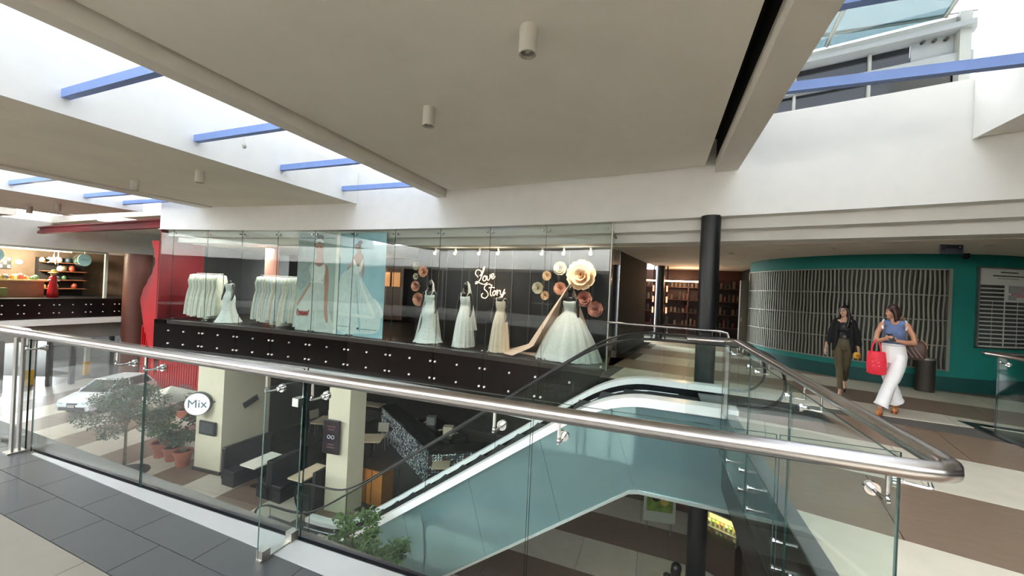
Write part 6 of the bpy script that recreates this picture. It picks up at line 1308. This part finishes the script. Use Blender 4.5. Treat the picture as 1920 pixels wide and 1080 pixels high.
for y, z, l in ((9.0, 1.85, 'left'), (10.0, 1.85, 'right')):
    o = thing('wall_lamp', 'glowing white lamp on the back wall of the gift shop, the '+l+' one of two', 'lamp', (FX-3.85, y, z)); MB().ball((0.1, 0, 0), 0.13, 12, 8).build('shade', mat('shop_lamp_glow', '#fff0d8', 0.5, emit=0.9), o, world=False); MB().tube([(0, 0, 0), (0.1, 0, 0)], 0.02, 6).build('bracket', STEEL_D, o, world=False)
o = thing('star_lamp', 'bright star-shaped cluster lamp under the gift shop ceiling', 'lamp', (FX-1.2, 10.45, 2.05))
for i in range(9): a = Vector((rnd.uniform(-1, 1), rnd.uniform(-1, 1), rnd.uniform(-1, 1))).normalized()*0.28; MB().tube([(0, 0, 0), a], [0.05, 0.01], 5).build('point', mat('star_glow', '#fff6ec', 0.5, emit=1.5), o, world=False)
MB().tube([(0, 0, 0.1), (0, 0, 0.55)], 0.008, 5).build('cord', BLACKM, o, world=False)
setp(MB().box(FX-1.0, FX-0.9, 8.4, 11.0, 2.5, 2.55).build('strip_light', WARM), 'long warm strip light along the gift shop ceiling', 'strip light')
simple('picture_frames', 'black and white framed pictures on the back wall of the gift shop', 'picture', [('frame', MB().box(FX-3.88, FX-3.84, 9.3, 9.75, 1.45, 2.1), BLACKM)]+[('print', MB().box(FX-3.84, FX-3.83, 9.34+0.14*i, 9.44+0.14*i, 1.5+0.2*j, 1.66+0.2*j), SPW) for i in range(3) for j in range(3) if (i+j) % 2 == 0], loc=(FX-3.85, 9.5, 1.45))
point('shop_lamp', (FX-1.8, 9.6, 2.3), 90, (1, 0.85, 0.65), 0.3)
# column of the far side and neon flower
g = MB(); g.cyl((-28.9, 13.2, ZL), 0.62, 7.3, 28); setp(g.build('column', mat('rust_brown_paint', '#5b3124', 0.5, noise=0.1, scale=4), auto=True), 'thick rust-brown round column at the far side beside the red wavy fins', 'column')
nf = thing('neon_flower', 'neon flower of green, blue and purple loops on a dark far window', 'sign', (-28.0, 15.2, 1.4)); MB().box(-1.2, 1.6, 0.1, 0.15, -1.4, 1.4).build('dark_panel', BLACKM, nf, world=False)
for k, c in enumerate(('#2fae62', '#2fae62', '#3f79d0', '#7a4ad0')):
    m_ = mat('neon_'+c.strip('#'), c, 0.4, emit=0.25); z0 = 0.55-0.33*k; MB().tube(catmull([(0.3, 0, z0), (-0.1, 0, z0+0.2), (-0.4, 0, z0+0.1), (-0.35, 0, z0-0.12), (0, 0, z0-0.1), (0.3, 0, z0)], 5), 0.035, 6).build('loop', m_, nf, world=False, smooth=True)
MB().ball((0.45, 0, 0.3), 0.12, 8, 6).build('centre', mat('star_glow', '#fff6ec', 0.5, emit=1.5), nf, world=False)
struct('wall_far_corner', MB().box(-34, -16.9, 15.4, 15.6, ZL, 5.0), DARK)
# lower level of the far side: white soffit, dark frontage, posts of the drive
struct('wall_lower_far', MB().box(FX-1.0, FX-0.9, 5.0, 13.5, -2.3, -1.06), mat('dull_white_panel', '#a7a59d', 0.7, stretch=(1, 6, 1), noise=0.06, scale=4))
DRV = mat('drive_concrete', '#6f6a62', 0.8, noise=0.1, scale=1)
PST = [mat('post_black', '#16181a', 0.5), mat('post_white', '#dfe0dc', 0.6), mat('post_yellow', '#d8a83a', 0.6)]
for i, (x, y, w_, c, l) in enumerate(((-30.2, 8.6, 0.22, 0, 'first dark post of the lower drive, from the left'), (-31.0, 9.8, 0.3, 1, 'white post with a yellow foot on the lower drive'), (-30.0, 10.2, 0.2, 0, 'dark post right of the white one on the lower drive'), (-29.6, 10.9, 0.2, 0, 'third dark post of the lower drive'), (-29.2, 12.3, 0.18, 0, 'dark post nearest the car roof'), (-31.5, 12.2, 0.2, 1, 'thin white post behind the dark one by the car'))):
    t = thing('square_post', l, 'post', (x, y, ZL)); m = MB(); m.cbox((0, 0, 1.25), (w_, w_, 2.5)); m.build('shaft', PST[c], t, world=False)
    if c == 1: m = MB(); m.cbox((0, 0, 0.4), (w_+0.03, w_+0.03, 0.8)); m.build('painted_foot', PST[2], t, world=False)
# car
def car():
    t = thing('car', 'white hatchback car parked nose-forward on the striped lower floor behind the tree', 'car', (-23.5, 10.0, ZL), radians(23))
    t.scale = (0.80, 0.80, 0.86)
    Wc = 0.84; prof = [(-2.05, 0.35), (-2.10, 0.60), (-1.95, 0.82), (-1.2, 0.98), (-1.0, 1.02), (-0.35, 1.42), (0.2, 1.52), (1.1, 1.50), (1.75, 1.25), (2.0, 1.0), (2.05, 0.6), (2.0, 0.35)]
    body = MB(); secs = []
    low = [(-2.05, 0.30), (-2.12, 0.55), (-2.0, 0.80), (-1.25, 0.97), (-0.9, 1.0), (1.7, 1.02), (1.98, 0.9), (2.05, 0.55), (2.0, 0.30)]
    for sx in (-1, 1):
        pass
    vs = []; k = len(low)
    for xi, sc_ in ((-1, 0.90), (-0.92, 1.0), (0.92, 1.0), (1, 0.90)):
        for y, z in low: vs.append((xi*Wc, y*(0.97 if abs(xi) == 1 else 1.0), 0.62+(z-0.62)*(0.93 if abs(xi) == 1 else 1.0)))
    fs = [(c*k+i, c*k+i+1, (c+1)*k+i+1, (c+1)*k+i) for c in range(3) for i in range(k-1)]+[tuple(range(k)), tuple(reversed(range(3*k, 4*k)))]
    fs += [(c*k+k-1, c*k, (c+1)*k, (c+1)*k+k-1) for c in range(3)]
    body.add(vs, fs); CP = mat('car_white', '#dfe6e8', 0.2, coat=0.5); body.build('body', CP, t, world=False, bevel=0.03, auto=True)
    gh = MB(); w0, w1 = 0.78, 0.62
    bt = [(-1.05, 0.99), (1.80, 1.0)]; tp = [(-0.30, 1.46), (1.35, 1.46)]
    vs = [(-w0, bt[0][0], bt[0][1]), (w0, bt[0][0], bt[0][1]), (w0, bt[1][0], bt[1][1]), (-w0, bt[1][0], bt[1][1]), (-w1, tp[0][0], tp[0][1]), (w1, tp[0][0], tp[0][1]), (w1, tp[1][0], tp[1][1]), (-w1, tp[1][0], tp[1][1])]
    gh.add(vs, [(0, 3, 2, 1), (4, 5, 6, 7), (0, 1, 5, 4), (1, 2, 6, 5), (2, 3, 7, 6), (3, 0, 4, 7)]); CG = mat('car_window', '#1c2629', 0.1, spec=0.7); gh.build('windows', CG, t, world=False)
    rf = MB(); rf.prism([(-0.64, -0.32), (0.64, -0.32), (0.66, 0.5), (0.64, 1.4), (-0.64, 1.4), (-0.66, 0.5)], 1.45, 1.50); rf.build('roof', CP, t, world=False, bevel=0.02)
    for sx in (-1, 1):
        for (p, q) in (((w0*sx, -1.05, 0.99), (w1*sx*1.02, -0.30, 1.47)), ((w0*sx*0.99, 0.25, 1.0), (w1*sx*1.02, 0.3, 1.47)), ((w0*sx, 1.78, 1.0), (w1*sx*1.02, 1.36, 1.47))): MB().tube([p, q], 0.03, 6).build('pillar_trim', CP, t, world=False)
        for y in (-1.3, 1.3):
            MB().tube([(sx*0.70, y, 0.31), (sx*0.86, y, 0.31)], 0.31, 22).build('tyre', RUBBER, t, world=False, auto=True); ty = t.children[-1]; MB().tube([(sx*0.855, y, 0.31), (sx*0.875, y, 0.31)], 0.20, 16).build('wheel_rim', ALU, ty, world=False)
        MB().ball((sx*0.60, -2.02, 0.70), (0.17, 0.09, 0.09), 12, 8).build('headlamp', mat('headlamp', '#c8d4d8', 0.1), t, world=False, smooth=True)
        MB().ball((sx*0.90, -0.75, 1.05), (0.10, 0.06, 0.07), 10, 6).build('mirror', CP, t, world=False, smooth=True)
    m = MB(); m.cbox((0, -2.09, 0.42), (1.3, 0.08, 0.16)); m.build('lower_grille', BLACKM, t, world=False); m = MB(); m.cbox((0, -2.1, 0.66), (0.5, 0.06, 0.06)); m.build('upper_grille', BLACKM, t, world=False)
    m = MB(); m.cbox((0, -2.14, 0.54), (0.42, 0.02, 0.12)); m.build('number_plate', BLACKM, t, world=False); m = MB()
    for i in range(5): m.cbox((-0.14+i*0.07, -2.152, 0.54), (0.045, 0.004, 0.07))
    m.build('plate_marks', SPW, t, world=False)
car()
# red wavy fins at the boutique corner
rf_ = thing('wavy_fin_sculpture', 'tall layered sculpture of glossy red wavy fins at the corner of the boutique', 'sculpture', (-16.9, 8.2, -1.8))
FT = [(-2.1, 0.05), (-1.7, 0.10), (-1.3, 0.25), (-0.8, 0.55), (-0.3, 0.82), (0.1, 0.90), (0.5, 0.80), (0.9, 0.58), (1.3, 0.36), (1.7, 0.24), (2.0, 0.22), (2.3, 0.30), (2.8, 0.55)]
def fw_(z):
    for (z0, w0), (z1, w1) in zip(FT, FT[1:]):
        if z <= z1: t = max(0, (z-z0)/(z1-z0)); t = t*t*(3-2*t); return w0+(w1-w0)*t
    return FT[-1][1]
RED_SHADE = mat('red_lacquer_shade', '#6e070d', 0.35)  # darker red on alternate fins paints in the shade between layers
for k in range(11):
    y = 8.06+0.12*k; m = MB(); nz = 44; L_ = []; xr = -16.46-0.22*k
    for j in range(nz+1):
        z = -2.1+4.85*j/nz; zz = z-0.035*k; L_.append((xr-max(0.03, fw_(zz)*(0.85+0.055*k)+0.012*k), z))
    vs = [(x, y, z) for x, z in L_]+[(xr, y, z) for x, z in L_]+[(x, y+0.035, z) for x, z in L_]+[(xr, y+0.035, z) for x, z in L_]; n = nz+1; fs = []
    for j in range(nz): fs += [(j, n+j, n+j+1, j+1), (2*n+j, 2*n+j+1, 3*n+j+1, 3*n+j), (j, j+1, 2*n+j+1, 2*n+j), (n+j, 3*n+j, 3*n+j+1, n+j+1)]
    fs += [(0, 2*n, 3*n, n), (nz, n+nz, 3*n+nz, 2*n+nz)]
    m.add(vs, fs); m.build('fin', RED if k % 2 == 0 else RED_SHADE, rf_, auto=True)
# red girder under the far ceilings and the far ceiling strips
gd = thing('red_girder', 'dark red girder crossing under the far ceiling panels beside the boutique corner', 'beam', (-22, 8.5, 3.5)); MB().prism([(-29.2, 9.28), (-16.47, 8.44), (-16.47, 8.64), (-29.2, 9.48)], 3.30, 3.42).build('flange', REDD, gd); MB().prism([(-29.2, 9.36), (-16.47, 8.52), (-16.47, 8.56), (-29.2, 9.40)], 3.42, 3.58).build('web', REDD, gd); MB().prism([(-29.2, 9.28), (-16.47, 8.44), (-16.47, 8.64), (-29.2, 9.48)], 3.58, 3.64).build('flange', REDD, gd)
struct('ceiling', MB().prism([(-40, 10.5), (-24.5, 9.6), (-24.5, 15.4), (-40, 15.4)], 3.95, 4.3), CEIL); struct('ceiling', MB().prism([(-22.0, 9.4), (-16.6, 9.2), (-16.6, 15.4), (-22.0, 15.4)], 3.95, 4.3), CEIL)
struct('wall_well_far', MB().box(-24.5, -24.46, 9.6, 15.4, 3.9, 5.6), WHITE)
